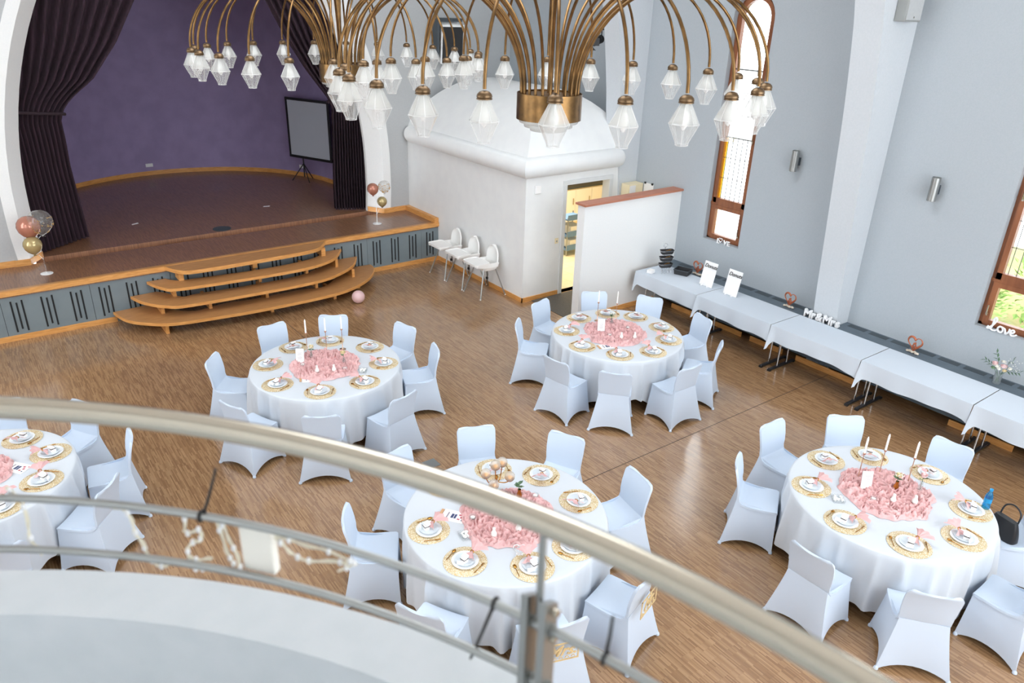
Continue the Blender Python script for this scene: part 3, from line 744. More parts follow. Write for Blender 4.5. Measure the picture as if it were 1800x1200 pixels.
def candle(k, dx, dy, which, h=.27):
    t = on_table(k, 'candlestick', which+' rose gold candlestick with white candle', 'candle', dx, dy, 0, 'tall candles on the round tables')
    MB().lathe([(.04, 0), (.042, .004), (.012, .01), (.005, .02), (.004, h), (.013, h+.006), (.015, h+.02), (.012, h+.022)], 16).build('holder', 'rose_gold', t, 50)
    MB().lathe([(.0105, h+.012), (.0105, h+.18), (.004, h+.205)], 12).build('candle', 'wax', t, 50)
    MB().tube([(0, 0, h+.2), (0, 0, h+.215)], .0012, 5).build('wick', 'black', t)
for k, l in {0: [(-.06, .44, 'left'), (.17, .36, 'middle'), (.37, .31, 'right')], 1: [(.07, .50, 'left'), (.27, .32, 'right')], 3: [(.05, .35, 'left'), (.28, .26, 'middle'), (.39, .02, 'right')]}.items():
    for dx, dy, w in l: candle(k, dx, dy, w)
mat('print_grey', (150, 140, 150), .7); mat('print_rose', (190, 90, 100), .7); mat('print_navy', (60, 70, 110), .7); mat('kraft', (204, 160, 120), .8)
def stand_sign(k, dx, dy, h=.17, w=.095, dark=False):
    t = on_table(k, 'table_sign', 'upright white table sign with printed menu lines', 'sign', dx, dy, CAMZ, 'upright table signs', GZ)
    MB().obox((0, 0, h/2), (w/2, 0, 0), (0, .004, 0), (0, .015, h/2)).build('board', 'paper' if not dark else 'white_plastic', t)
    fr = MB(); 
    for s in (-1, 1): fr.obox((s*w/2, 0, h/2), (.003, 0, 0), (0, .006, 0), (0, .015, h/2))
    for s in (0, 1): fr.obox((0, -.015+.03*s, h*s), (w/2+.003, 0, 0), (0, .006, 0), (0, 0, .003))
    fr.build('frame', 'white_plastic', t)
    for i in range(6):
        f = .25+.1*i; MB().obox((0, -.0045-.015+.03*f, h*f), (w*(.3 if i % 2 else .22), 0, 0), (0, .0004, 0), (0, .0001, .0014)).build('print_line', 'print_grey', t)
for k, dx, dy in ((0, -.25, .2), (1, -.18, .15), (3, -.09, .2)): stand_sign(k, dx, dy)
def card(k, dx, dy, rz):
    t = on_table(k, 'activity_card', 'white printed card with small pictures lying flat', 'card', dx, dy, CAMZ+rz, 'printed cards on the round tables')
    MB().box(-.11, .11, -.075, .075, 0, .004).build('sheet', 'paper', t)
    for i, (x, y, w, h, m) in enumerate(((-.06, .0, .006, .04, 'print_grey'), (-.015, .0, .012, .03, 'print_navy'), (.012, .0, .010, .03, 'print_navy'), (.05, .03, .012, .01, 'print_rose'), (.07, .0, .01, .012, 'print_rose'), (.05, -.03, .012, .008, 'print_rose'), (.085, .045, .006, .006, 'print_rose'), (.085, -.04, .007, .006, 'print_navy'))):
        MB().box(x-w, x+w, y-h, y+h, .004, .0045).build('picture', m, t)
    b = MB().box(-.14, -.115, -.05, .06, 0, .008).build('pencil_sleeve', 'kraft', t)
for k, dx, dy, rz in ((0, -.30, -.26, .3), (1, -.42, -.25, .35), (2, -.40, .24, -.3), (4, .42, -.06, -.25)): card(k, dx, dy, rz)
def pear(k, dx, dy, which):
    t = on_table(k, 'votive_candle', which+' small white pear-shaped candle', 'candle', dx, dy, 0, 'small white candles', GZ)
    MB().lathe([(.018, 0), (.026, .012), (.026, .03), (.015, .055), (.012, .07), (.015, .08), (.01, .09)], 16).build('body', 'wax', t, 60)
    MB().tube([(0, 0, .088), (0, 0, .1)], .001, 5).build('wick', 'black', t)
for k, l in {0: [(-.19, -.18, 'left'), (-.01, -.27, 'right')], 1: [(-.12, -.2, 'left'), (.04, -.3, 'right')], 2: [(-.28, -.21, 'left'), (-.06, -.27, 'right')], 3: [(-.09, -.08, 'left'), (.06, -.21, 'right')]}.items():
    for dx, dy, w in l: pear(k, dx, dy, w)
def rose(m, c, r, seed=0):
    for i in range(9):
        a = i*2.4+seed; rr = r*(.25+.075*i); t = .5+.05*i
        m.grid(lambda u, v, a=a, rr=rr: (c[0]+rr*cos(a+(u-.5)*1.9)*(1+.25*v), c[1]+rr*sin(a+(u-.5)*1.9)*(1+.25*v), c[2]-r*.5+r*1.1*v-.5*r*(rr/r)*v*v), 5, 4)
    return m.ball(c, r*.5, 8, 6)
def leafm(m, p, d, l, w):
    p, d = Vector(p), Vector(d).normalized(); s = d.cross(Vector((0, 0, 1))); s = s.normalized() if s.length > .1 else Vector((1, 0, 0))
    up_ = s.cross(d)
    m.add([p, p+d*l*.4+s*w+up_*w*.3, p+d*l, p+d*l*.4-s*w+up_*w*.3, p+d*l*.45], [(0, 1, 4), (1, 2, 4), (2, 3, 4), (3, 0, 4)])
    return m
def bud_vase(k, dx, dy, label, bloom, leaves, gold=False, h=.09, sprig=False):
    t = on_table(k, 'bud_vase', label, 'vase', dx, dy, dx*9, 'bud vases on the round tables', GZ-.01)
    MB().lathe([(.02, 0), (.026, .006), (.027, .03), (.014, h*.75), (.016, h), (.013, h), (.011, h*.75), (.02, .02)], 16).build('vase', 'gold' if gold else 'clear_glass', t, 50)
    MB().tube([(0, 0, .02), (.006, .002, h+.05)], .003, 6).build('stem', 'leaf', t)
    if bloom: rose(MB(), (.006, .002, h+.075), .034, k).build('bloom', bloom, t, 70)
    for i in range(leaves):
        a = i*2.4; leafm(MB(), (.005, 0, h+.02+.012*(i % 4)), (cos(a), sin(a), .35), .055, .02).build('leaf', 'leaf' if i % 2 else 'leaf_pale', t)
    if sprig:
        m = MB()
        for i in range(22):
            a = i*2.39; m.ball((.045*cos(a)*(.4+.6*(i % 5)/4), .045*sin(a)*(.4+.6*(i % 3)/2), h+.06+.035*((i*7) % 10)/10), .006, 6, 4)
        m.build('baby_breath', 'petal_white', t)
bud_vase(0, -.09, .24, 'glass bud vase with cream rose and grey-green leaves', 'petal_yellow', 7, sprig=True)
bud_vase(0, .2, -.1, 'short glass bud vase with one pale blossom', 'petal_yellow', 2, h=.07)
bud_vase(1, .13, .26, 'glass bud vase with a green leafy sprig', None, 9, sprig=True)
bud_vase(2, .24, .12, 'small gold vase with green sprig', None, 8, gold=True)
bud_vase(3, .15, .02, 'gold vase with pale rose and dark green leaves', 'petal_yellow', 9, gold=True, sprig=True)
bud_vase(3, .32, -.13, 'clear glass bud vase with one pink rose', 'petal', 2, h=.11)
def tealight(k, dx, dy, w):
    t = on_table(k, 'tealight_glass', w+' low glass cup with white tealight', 'candle', dx, dy, 0, 'tealight glasses', GZ)
    MB().lathe([(.024, 0), (.03, .004), (.032, .032), (.029, .032), (.027, .006), (.001, .006)], 20).build('glass_cup', 'clear_glass', t, 50)
    MB().lathe([(.02, .008), (.02, .02), (.002, .022)], 16).build('wax', 'wax', t, 50)
for k, l in {0: [(-.27, .08, 'left'), (.12, -.3, 'right')], 1: [(-.2, -.05, 'left'), (.2, 0, 'right')], 2: [(-.3, .09, 'left'), (.36, .03, 'right')], 3: [(-.22, .04, 'left'), (.1, .3, 'right')]}.items():
    for dx, dy, w in l: tealight(k, dx, dy, w)
mat('sugar', (246, 246, 242), .6)
def sugar(k, dx, dy, rz):
    t = on_table(k, 'sweet_dish', 'square glass dish of white sweets', 'dish', dx, dy, CAMZ+rz, 'dishes of white sweets')
    a, b, h = .05, .058, .035
    MB().add([(-a, -a, 0), (a, -a, 0), (a, a, 0), (-a, a, 0), (-b, -b, h), (b, -b, h), (b, b, h), (-b, b, h)], [(0, 1, 2, 3), (0, 1, 5, 4), (1, 2, 6, 5), (2, 3, 7, 6), (3, 0, 4, 7)]).build('dish', 'clear_glass', t, solid=.003)
    m = MB()
    for i in range(26): m.ball((random.uniform(-.036, .036), random.uniform(-.036, .036), .014+.018*random.random()), .011, 6, 5)
    o = m.build('sweets', 'sugar', t, 60); o['kind'] = 'stuff'
for k, dx, dy, rz in ((0, .3, -.42, 0), (2, -.46, -.05, .5), (3, -.47, .25, -.1)): sugar(k, dx, dy, rz)
# globe candelabra
glass('gold_mesh', (1, .96, .9), .62, (1, .94, .86), .2)
t = on_table(2, 'globe_candelabra', 'gold candelabra with five glittering glass globes', 'candelabra', .09, .28)
MB().lathe([(.05, 0), (.052, .006), (.012, .014), (.009, .2), (.016, .21), (.01, .23)], 20).build('stem', 'gold', t, 50)
for i, (x, y, z) in enumerate(((-.1, .03, .27), (0, .02, .33), (.09, .04, .32), (-.08, -.07, .2), (.1, -.07, .22))):
    gl = MB().tube(spline([(0, 0, .16), (x*.6, y*.6, .15), (x, y, z-.05)], 5), .005, 6).build('arm', 'gold', t, 60)
    MB().ball((x, y, z), .05, 14, 10).build('globe', 'gold_mesh', gl, 60)
    MB().lathe([(.008, -.055), (.03, -.042), (.046, -.02), (.044, -.02), (.028, -.038)], 14, (x, y, z)).build('cup', 'gold', gl, 60)
# lace heart, water bottle
def heart2d(s, n=36): return [(s*.9*sin(t)**3, s*.0625*(13*cos(t)-5*cos(2*t)-2*cos(3*t)-cos(4*t))) for t in [2*PI*i/n for i in range(n)]]
t = on_table(2, 'lace_heart', 'white cut-out heart ornament standing', 'ornament', -.22, -.5, CAMZ)
hp = [Vector((x, 0, z+.06)) for x, z in heart2d(.06)]; MB().tube(hp+[hp[0]], .004, 6).build('outline', 'white_plastic', t, 60)
for s in (-.025, 0, .025): MB().tube([(s, 0, .02+abs(s)), (s*.6, 0, .09)], .0025, 6).build('lattice', 'white_plastic', t)
MB().box(-.03, .03, -.012, .012, 0, .008).build('base', 'white_plastic', t)
t = on_table(3, 'water_bottle', 'blue plastic water bottle standing', 'bottle', .60, -.62)
MB().lathe([(.028, 0), (.034, .006), (.034, .05), (.031, .06), (.034, .07), (.034, .13), (.03, .15), (.016, .185), (.0135, .19), (.0135, .205)], 24).build('body', 'bottle_blue', t, 50)
MB().lathe([(.0155, .2), (.0155, .218), (.001, .219)], 20).build('cap', 'blue_bottle', t, 40)
MB().lathe([(.0346, .075), (.0346, .12)], 24, cap0=False, cap1=False).build('label', 'blue_bottle', t, 50)

# ------------------------------------------------------------------ buffet tables and radiator cover along the right wall
YS = [8.64, 7.25, 5.82, 4.39, 2.94, 1.50]
PLC = ['beside the partition', 'carrying the two donut boards', 'below the Mr and Mrs letters', 'second from the right', 'cut by the right edge']
for k in range(5):
    y1, y0 = YS[k]-.006, YS[k+1]+.006; x0, x1 = 9.21, 9.92
    t = thing('folding_table', 'folding table with chrome legs and dark feet, the one '+PLC[k], 'table', (9.56, (y0+y1)/2, 0), 0, 'folding tables along the right wall')
    L = (y1-y0)/2
    MB().box(-.35, .35, -L+.01, L-.01, .715, .742).build('tabletop', 'white_plastic', t)
    for s in (-1, 1):
        yy = s*(L-.07)
        lg = MB().tube([(-.12, yy, .04), (-.10, yy, .715)], .013, 10).tube([(.12, yy, .04), (.10, yy, .715)], .013, 10).build('leg', 'chrome', t, 60)
        MB().box(-.31, .31, yy-.022, yy+.022, .008, .04).build('foot_bar', 'black_foot', lg, bevel=.006)
        for q in (-.3, .3): MB().box(q-.025, q+.025, yy-.026, yy+.026, 0, .03).build('foot_cap', 'black', lg, bevel=.004)
    rnd = random.Random(k); ph = rnd.uniform(0, 6)
    def cl(u, v, y0=y0, y1=y1, ph=ph, k=k):
        y = y0+(y1-y0)*u; e = y1-y
        if v < .5: return (x1-(x1-x0)*v/.5, y, .748+.0015*sin(9*y+ph)*(v*2))
        w = (v-.5)/.5; fl_ = math.exp(-(e/.045)**2); fl2 = math.exp(-((y-y0)/.04)**2)*.4
        dz = .24+.012*sin(5*y+ph)+.02*sin(2.3*y+ph*2)+.15*fl_+.05*fl2
        return (x0-.004-.02*w-.012*w*sin(13*y+ph)-.06*fl_*w*(1 if k else .6), y+.05*fl_*w*(1-2*(int(u*60) % 2))*.15, .748-dz*w-.004*min(1, w*8))
    c = MB().grid(cl, 72, 16).build('buffet_cloth', 'linen', None, 50, solid=.003)
    tag(c, 'white linen cloth over the folding table '+PLC[k], 'tablecloth', 'white cloths on the folding tables')
rc = thing('radiator_cover', 'long grey radiator cover with dark grilles under the windows', 'radiator cover', (10.15, 4, 0))
for a, b in ((-2, 5.285), (5.685, 8.79)): MB().box(-.17, .205, a-4, b-4, .09, .69).build('body', 'radiator', rc)
MB().box(-.17, -.07, 1.285, 1.685, .09, .69).build('body', 'radiator', rc)
MB().prism([(-.2, -6), (.205, -6), (.205, 1.285), (-.075, 1.285), (-.075, 1.685), (.205, 1.685), (.205, 4.79), (-.2, 4.79)], 2, .69, .72).build('top_board', 'radiator', rc)
y = 8.55
while y > 0:
    if not (5.1 < y-.135 < 5.95): MB().box(.06, .17, y-.27-4, y-4, .7195, .722).build('grille', 'grille', rc)
    y -= .335
for a, b in ((7.75, 8.35), (6.0, 6.62), (4.75, 5.75), (2.6, 3.4), (6.8, 7.4)): MB().box(-.22, -.2, a-4, b-4, 0, .085).build('toe_board', 'wood_trim', rc)
for i in range(12): MB().box(-.172, -.169, .2+.72*i-6+.003, .2+.72*(i+1)-6-.003, .1, .68).build('front_panel', 'radiator', rc)

# things on the buffet
def board(y, label):
    t = thing('donut_board', label, 'sign', (9.65, y, .753), 0, 'white donut boards')
    tl = .09
    MB().obox((.05, 0, .2), (.006, 0, -.0015), (0, .132, 0), (tl/2, 0, .2)).build('panel', 'paper', t, bevel=.003)
    for r in range(4):
        for c in range(3): 
            z = .05+.07*r; MB().tube([(.006+tl*z/.4, -.08+.08*c, z), (-.012+tl*z/.4, -.08+.08*c, z+.004)], .004, 6).build('peg', 'paper', t)
    for s in (-.06, .06): MB().box(-.05, .012, s-.004, s+.004, 0, .045).build('foot', 'paper', t)
    tx = text('Donuts', .085, .0006, .3, 'lettering', 'black', t, bold=.0012)
    d = Vector((tl, 0, .4)).normalized(); tx.matrix_local = Matrix(((0, d.x, -d.z, .0), (-1, 0, 0, .09), (0, d.z, d.x, 0), (0, 0, 0, 1)))
    tx.location = Vector((-.0085, .115, 0))+d*.315; tx.rotation_euler[0] += 0
    return t
def text(body, size, ext, shear, name, material, parent, bold=0, bev=0):
    cu = bpy.data.curves.new(name, 'FONT'); cu.body = body; cu.size = size; cu.extrude = ext; cu.shear = shear; cu.offset = bold; cu.bevel_depth = bev; cu.resolution_u = 4
    ob = bpy.data.objects.new(name, cu); C.objects.link(ob)
    me = bpy.data.meshes.new_from_object(ob.evaluated_get(bpy.context.evaluated_depsgraph_get()))
    bpy.data.objects.remove(ob); me.materials.clear(); me.materials.append(M[material]); me.name = name
    o = bpy.data.objects.new(name, me); C.objects.link(o)
    if parent: o.parent = parent
    return o
board(7.45, 'left white donut board with black lettering on the buffet'); board(6.95, 'right white donut board with black lettering on the buffet')
TOROOM = Matrix(((0, 0, -1, 0), (-1, 0, 0, 0), (0, 1, 0, 0), (0, 0, 0, 1)))     # text x -> -y, text y -> up, faces -x
mat('copper', (190, 110, 78), .3, .6); noisy(mat('driftwood', (226, 214, 196), .8), (190, 176, 160), 30)
def heart(x, y, label):
    t = thing('heart_figurine', label, 'figurine', (x, y, .722), 0, 'copper heart figurines on the radiator cover'); t.scale = (1.2, 1.2, 1.2)
    hp = [Vector((0, a*1.02, b+.125)) for a, b in heart2d(.088)]; MB().tube(hp+[hp[0]], [.0095+.004*sin(i*.35) for i in range(len(hp)+1)], 8).build('heart_ring', 'copper', t, 60)
    for s, h in ((-1, .075), (1, .065)):
        f = MB().tube([(0, s*.014, .04), (0, s*.016, .07), (0, s*.012, .04+h)], [.008, .013, .007], 8).ball((0, s*.006, .05+h), .012, 8, 6)
        f.tube([(0, s*.016, .09), (-.012, s*.03, .075), (-.012, -s*.004, .08)], .005, 6).build('figure', 'copper', t, 60)
    b = MB()
    for i in range(7): b.ball((random.uniform(-.012, .012), -.06+.02*i, .014), .02, 8, 6, (1, .9, .7))
    b.build('base', 'driftwood', t, 60)
for x, y, l in ((10.05, 7.97, 'copper heart figurine half hidden behind the left donut board'), (10.1, 6.14, 'copper heart figurine just left of the Mr and Mrs letters'), (10.1, 4.15, 'copper heart figurine between the letters and the flower vase')): heart(x, y, l)
t = thing('letter_ornament', 'white standing letters reading Mr and Mrs on the radiator cover', 'letters', (10.0, 5.54, .722), 0)
x = .26
for ch in 'Mr&Mrs':
    o = text(ch, .165, .02, 0, 'letter', 'white_plastic', t, bold=.006)
    w = max(v.co.x for v in o.data.vertices); o.matrix_local = TOROOM; o.location = (0, x, .003-min(v.co.y for v in o.data.vertices)); x -= w+.004
LV = [[(.0, .25), (.1, .2), (.25, .3), (.42, .6), (.5, .88), (.42, 1.0), (.32, .9), (.32, .6), (.28, .25), (.12, .08), (.0, .1), (.05, .2), (.2, .12), (.4, .02), (.6, .08), (.7, .2)],
      [(.95, .45), (.8, .45), (.7, .28), (.78, .08), (.95, .05), (1.06, .2), (1.0, .4), (.95, .45), (1.12, .4)], [(1.12, .42), (1.2, .3), (1.28, .06), (1.42, .2), (1.48, .42), (1.42, .46)],
      [(1.48, .25), (1.68, .25), (1.8, .38), (1.72, .48), (1.6, .4), (1.58, .2), (1.7, .05), (1.9, .12), (2.0, .22)]]
t = thing('love_ornament', 'white script word Love on the right window sill', 'letters', (10.345, 3.44, SILL+.001))
for l in LV: MB().tube(spline([(0, -a*.175, b*.175+.013) for a, b in l], 6), .012, 8, flat=1).build('letter', 'white_plastic', t, 60)
t = thing('love_ornament', 'small white word Love with heart on the left window sill', 'letters', (10.345, 7.88, SILL+.001))
x = 0
for ch in 'L VE':
    if ch == ' ':
        hp = [Vector((0, -a-.075, b+.065)) for a, b in heart2d(.042)]; MB().tube(hp+[hp[0]], .006, 6).build('heart', 'white_plastic', t, 60); x -= .085; continue
    o = text(ch, .11, .008, 0, 'letter', 'white_plastic', t, bold=.003); w = max(v.co.x for v in o.data.vertices); o.matrix_local = TOROOM; o.location = (0, x, .002); x -= w+.003
# bouquet
t = thing('flower_vase', 'glass vase with pink roses, white flowers and dark leaves by the right window', 'vase', (10.12, 3.07, .722))
MB().lathe([(.04, 0), (.046, .005), (.05, .08), (.045, .13), (.05, .15), (.047, .15), (.042, .13), (.046, .08), (.04, .008), (.001, .008)], 20).build('vase', 'clear_glass', t, 50)
rnd = random.Random(5)
for i in range(7):
    a = i*.9; MB().tube([(.02*cos(a), .02*sin(a), .02), (.03*cos(a+2), .03*sin(a+2), .14), (.07*cos(a+2), .09*sin(a+2), .22)], .003, 5).build('stem', 'leaf', t)
for i, (y_, z_, x_, m_) in enumerate(((.07, .27, -.03, 'petal'), (-.04, .27, -.04, 'petal'), (.03, .25, -.06, 'petal_white'), (-.1, .25, 0, 'petal_white'), (.0, .23, -.07, 'petal_white'), (-.06, .22, -.05, 'petal_yellow'), (.1, .23, .02, 'petal_white'), (.0, .3, .03, 'petal_white'), (.06, .22, -.07, 'leaf_pale'))):
    rose(MB(), (x_, y_, z_), .04 if i < 2 else .028, i).build('bloom', m_, t, 70)
for d, n in (((0, 1, .25), 7), ((0, -1, .15), 8), ((.2, .6, 1), 6), ((0, -.5, .8), 4)):
    dv = Vector(d).normalized(); tw = MB().tube([dv*.05+Vector((0, 0, .18)), dv*.22+Vector((0, 0, .2))], .002, 5).build('twig', 'leaf', t)
    for i in range(n):
        s = 1 if i % 2 else -1; p = dv*(.08+.15*i/n)+Vector((0, 0, .19+.02*i/n)); leafm(MB(), p, dv+Vector((s*.3, 0, s*.8)), .06, .013).build('leaf', 'leaf', tw)
m = MB()
for i in range(30): m.ball((rnd.uniform(-.06, .06), rnd.uniform(-.2, .0), rnd.uniform(.24, .36)), .005, 6, 4)
o = m.build('baby_breath', 'petal_white', t); o['kind'] = 'stuff'
# tiered baskets, tub, napkin stack
t = thing('tiered_basket_stand', 'three black baskets of cutlery on a chrome wire stand in the corner', 'basket stand', (9.58, 8.3, .752), rad(-20), )
mat('basket', (46, 46, 48), .6)
for z in (.10, .22, .34):
    a, b, h = .125, .06, .07
    def tr(u, v, z=z):
        t_ = 2*PI*u; sx = math.copysign(abs(cos(t_))**.4, cos(t_)); sy = math.copysign(abs(sin(t_))**.4, sin(t_)); k = .8+.2*v
        return (a*k*sx, b*k*sy, z+h*v)
    bk = MB().grid(tr, 32, 4, True); bk.add([tr(i/32, 0) for i in range(32)], [tuple(range(32))])
    o = bk.build('basket', 'basket', t, 50, solid=.004)
    for i in range(4): MB().tube([(-.08+.03*i, -.02+.012*i, z+.045), (.05+.01*i, .01, z+.062)], .004, 6).build('cutlery', 'gold', o)
    MB().tube([tr(i/32, .8) for i in range(33)], .003, 6).build('wire', 'chrome', t, 60)
MB().tube([(0, .075, 0), (0, .075, .44)], .004, 8).tube([(.035*cos(k*PI/8), .075, .47+.035*sin(k*PI/8)) for k in range(17)], .004, 6).build('handle', 'chrome', t, 60)
for x in (-.09, -.03, .03, .09): MB().tube([(x, -.06, 0), (x, -.05, .05), (x*.7, .0, .1)], .003, 6).ball((x, -.06, .006), .006, 6, 5).build('foot', 'chrome', t, 60)
t = thing('storage_tub', 'open dark plastic tub beside the basket stand', 'tub', (9.80, 8.08, .752), rad(20))
a, b, h = .10, .12, .085
MB().add([(-a, -b, 0), (a, -b, 0), (a, b, 0), (-a, b, 0), (-a*1.12, -b*1.1, h), (a*1.12, -b*1.1, h), (a*1.12, b*1.1, h), (-a*1.12, b*1.1, h)], [(0, 1, 2, 3), (0, 1, 5, 4), (1, 2, 6, 5), (2, 3, 7, 6), (3, 0, 4, 7)]).build('tub', 'basket', t, solid=.005)
rim = [(-a*1.14, -b*1.12, h), (a*1.14, -b*1.12, h), (a*1.14, b*1.12, h), (-a*1.14, b*1.12, h)]; MB().tube(rim+[rim[0]], .006, 6).build('rim', 'grille', t)
t = thing('napkin_stack', 'stack of white paper napkins at the partition end of the buffet', 'napkins', (9.36, 8.42, .752), rad(10))
for i in range(7): MB().box(-.055+.002*(i % 2), .055, -.05, .05-.002*(i % 3), .008*i, .008*i+.0075).build('napkin', 'paper', t)

# ------------------------------------------------------------------ wall sconces, speakers, notice, switch
for y, l in ((6.6, 'brushed steel cylinder wall lamp between left window and rib'), (4.5, 'brushed steel cylinder wall lamp between rib and right window')):
    t = thing('wall_sconce', l, 'wall lamp', (WX, y, 2.76), 0, 'cylinder wall lamps')
    MB().lathe([(.05, 0), (.056, .004), (.056, .306), (.05, .31), (.048, .31), (.048, .29), (.001, .29)], 28, (-.12, 0, 0)).build('cylinder', 'steel_dull', t, 40)
    MB().box(-.07, 0, -.03, .03, .08, .2).build('mount', 'grille', t, bevel=.005)
t = thing('column_speaker', 'grey column loudspeaker mounted high on the rib', 'loudspeaker', (9.98, 5.288, 4.9))
MB().box(-.22, .16, -.14, -.0, 0, .9).build('cabinet', 'speaker_grey', t, bevel=.008)
MB().box(-.20, .14, -.146, -.14, .02, .88).build('front_panel', 'plaster_grey', t)
MB().tube([(-.03, -.148, .05), (-.03, -.15, .05)], .012, 10).build('screw', 'steel', t)
t = thing('loudspeaker', 'grey loudspeaker with black grille on the grey stage wall', 'loudspeaker', (8.62, GY-.28, 3.8), rad(-8))
t.rotation_euler = (rad(6), 0, rad(-10))
MB().prism([(-.24, -.16), (.24, -.16), (.17, .2), (-.17, .2)], 2, 0, .74).build('cabinet', 'plaster_box', t, bevel=.008)
MB().box(-.215, .215, -.17, -.16, .02, .70).build('grille', 'black', t)
MB().box(-.28, .3, .1, .2, .76, .82).box(-.3, -.26, -.1, .2, .1, .82).build('bracket', 'grille', t)
t = thing('stage_spotlight', 'black stage spotlight with barn doors hanging beside the far rib', 'spotlight', (9.62, 10.55, 4.42))
MB().tube([(.14, 0, 0), (-.06, -.02, -.04)], [.07, .085], 16).build('housing', 'black', t, 50)
for dy, dz, a in ((.1, 0, 0), (-.1, 0, 0), (0, .1, 1), (0, -.1, 1)):
    MB().obox((-.1, dy*1.1-.02, dz*1.1-.04), (.05, dy*.35, dz*.35), (0, .065*a, .065*(1-a)), (.002, 0.002, .002)).build('barn_door', 'black', t)
MB().tube([(.06, .09, 0), (.06, .09, .14), (.06, -.09, .14), (.06, -.09, 0)], .01, 6).tube([(.06, 0, .14), (.1, -.1, .16), (.16, -.25, .16)], .014, 6).build('yoke', 'black', t)
t = thing('alarm_box', 'small white square box high on the kitchen front wall', 'wall box', (8.01, BY, 1.97)); MB().box(-.065, .065, -.03, 0, 0, .15).build('cover', 'white_plastic', t, bevel=.006)
MB().box(-.055, .055, -.032, -.03, .01, .14).build('front', 'paper', t)
t = thing('light_switch', 'white light switch left of the kitchen door', 'switch', (8.5, BY, 1.0)); MB().box(-.04, .04, -.01, 0, 0, .1).build('plate', 'cream', t, bevel=.003); MB().box(-.012, .012, -.016, -.01, .03, .06).build('rocker', 'steel_dull', t)
t = thing('notice_cabinet', 'pale wall cabinet showing above the partition', 'cabinet', (10.15, 9.86, 1.5)); MB().box(-.17, .2, -.12, .08, 0, .45).build('cabinet_body', 'cream', t, bevel=.004); MB().box(-.15, -.0, -.127, -.12, .02, .43).build('door', 'paper', t)
t = thing('pinned_notice', 'white paper notice held by two black clips above the partition', 'notice', (10.352, 9.6, 1.65)); MB().box(-.002, .002, -.12, .12, 0, .32).build('sheet', 'paper', t)
for y in (-.09, .09): MB().box(-.012, .003, y-.02, y+.02, .3, .335).build('clip', 'black', t)
for k, (a, b) in enumerate(((rad(94), 'white double wall socket low on the purple wall'), (rad(25), 'white wall socket below the projection screen'))):
    p = (AC[0]+(AR-.003)*cos(a), AC[1]+(AR-.003)*sin(a), ST+.2); t = thing('wall_socket', b, 'socket', p, a+PI/2)
    MB().box(-.085, .085, -.0, .012, 0, .08).build('plate', 'white_plastic', t, bevel=.003)
    for s in (-.04, .04): MB().lathe([(.02, 0), (.02, .003), (.001, .001)], 12, (s, -.0, .04)).build('insert', 'paper', t)
for x, y, r, l in ((2.59, 15.75, .4, 'left scrap of white paper on the stage floor'), (5.22, 15.81, -.3, 'right scrap of white paper on the stage floor')):
    o = MB().add([(-.07, -.02, 0), (.06, -.03, .004), (.08, .02, .01), (-.05, .03, .003)], [(0, 1, 2, 3)]).build('paper_scrap', 'paper', None, solid=.002); o.location = (x, y, ST+.003); o.rotation_euler = (0, 0, r); tag(o, l, 'paper', 'paper scraps on the stage')
t = thing('stage_floor_plate', 'dark oval floor outlet plate near the stage edge', 'floor outlet', (3.91, 14.6, ST+.001)); MB().lathe([(.17, 0), (.17, .006), (.15, .008), (.01, .008)], 24).build('lid', 'grille', t, 40)

# ------------------------------------------------------------------ highchairs
mat('hc_white', (244, 243, 240), .3)
def highchair(cx, cy, rz, label):
    t = thing('highchair', label, 'highchair', (cx, cy, 0), rz, 'white highchairs along the kitchen wall')   # faces local -y
    for sx in (-1, 1):
        for sy in (-1, 1):
            lg = MB().tube([(sx*.15, sy*.13, .52), (sx*.275, sy*.275, .012)], .0125, 10).build('leg', 'steel_dull', t, 60)
            MB().ball((sx*.277, sy*.277, .014), .015, 8, 6).build('foot', 'hc_white', lg, 60)
    def seat(u, v):
        a = 2*PI*u; sx = math.copysign(abs(cos(a))**.55, cos(a)); sy = math.copysign(abs(sin(a))**.55, sin(a)); k = (.72, .9, .98, 1.0, 1.02)[round(v*4)]
        z = (.49, .495, .52, .57, .6)[round(v*4)]
        return (.19*k*sx, .17*k*sy+.02, z)
    s = MB().grid(seat, 32, 4, True); s.add([seat(i/32, 0) for i in range(32)], [tuple(range(32))]); s.build('seat', 'hc_white', t, 50, solid=.006)
    def back(u, v):
        x = (2*u-1); w = .17*math.sqrt(max(0, 1-(max(0, v-.4)/.6)**2.6)) if v > .4 else .17
        return (x*max(w, .012), .19-.05*x*x+.035*v, .54+.36*v)
    MB().grid(back, 14, 16).build('backrest', 'hc_white', t, 60, solid=.022)
    rr_ = lambda sx, sy, y_: [(sx*math.copysign(abs(cos(a))**.3, cos(a)), y_+sy*math.copysign(abs(sin(a))**.3, sin(a))) for a in [2*PI*i/32 for i in range(32)]]
    o = MB().prism(rr_(.235, .165, -.19), 2, .625, .655).build('tray', 'hc_white', t, 50)
    MB().tube([(x, y, .658) for x, y in rr_(.23, .16, -.19)+rr_(.23, .16, -.19)[:1]], .009, 6).build('tray_rim', 'hc_white', o, 60)
    for sx in (-1, 1): MB().prism([(-.33, .60), (-.05, .56), (.15, .56), (.17, .64), (-.02, .64), (-.34, .635)], 0, sx*.2-.014, sx*.2+.014).build('armrest', 'hc_white', t, bevel=.004)
    MB().tube(spline([(.05, .02, .49), (.06, .03, .38), (.04, .02, .3), (.055, .01, .22)], 5), .006, 6).box(.035, .075, .0, .03, .3, .34).build('strap', 'black', t, 60)
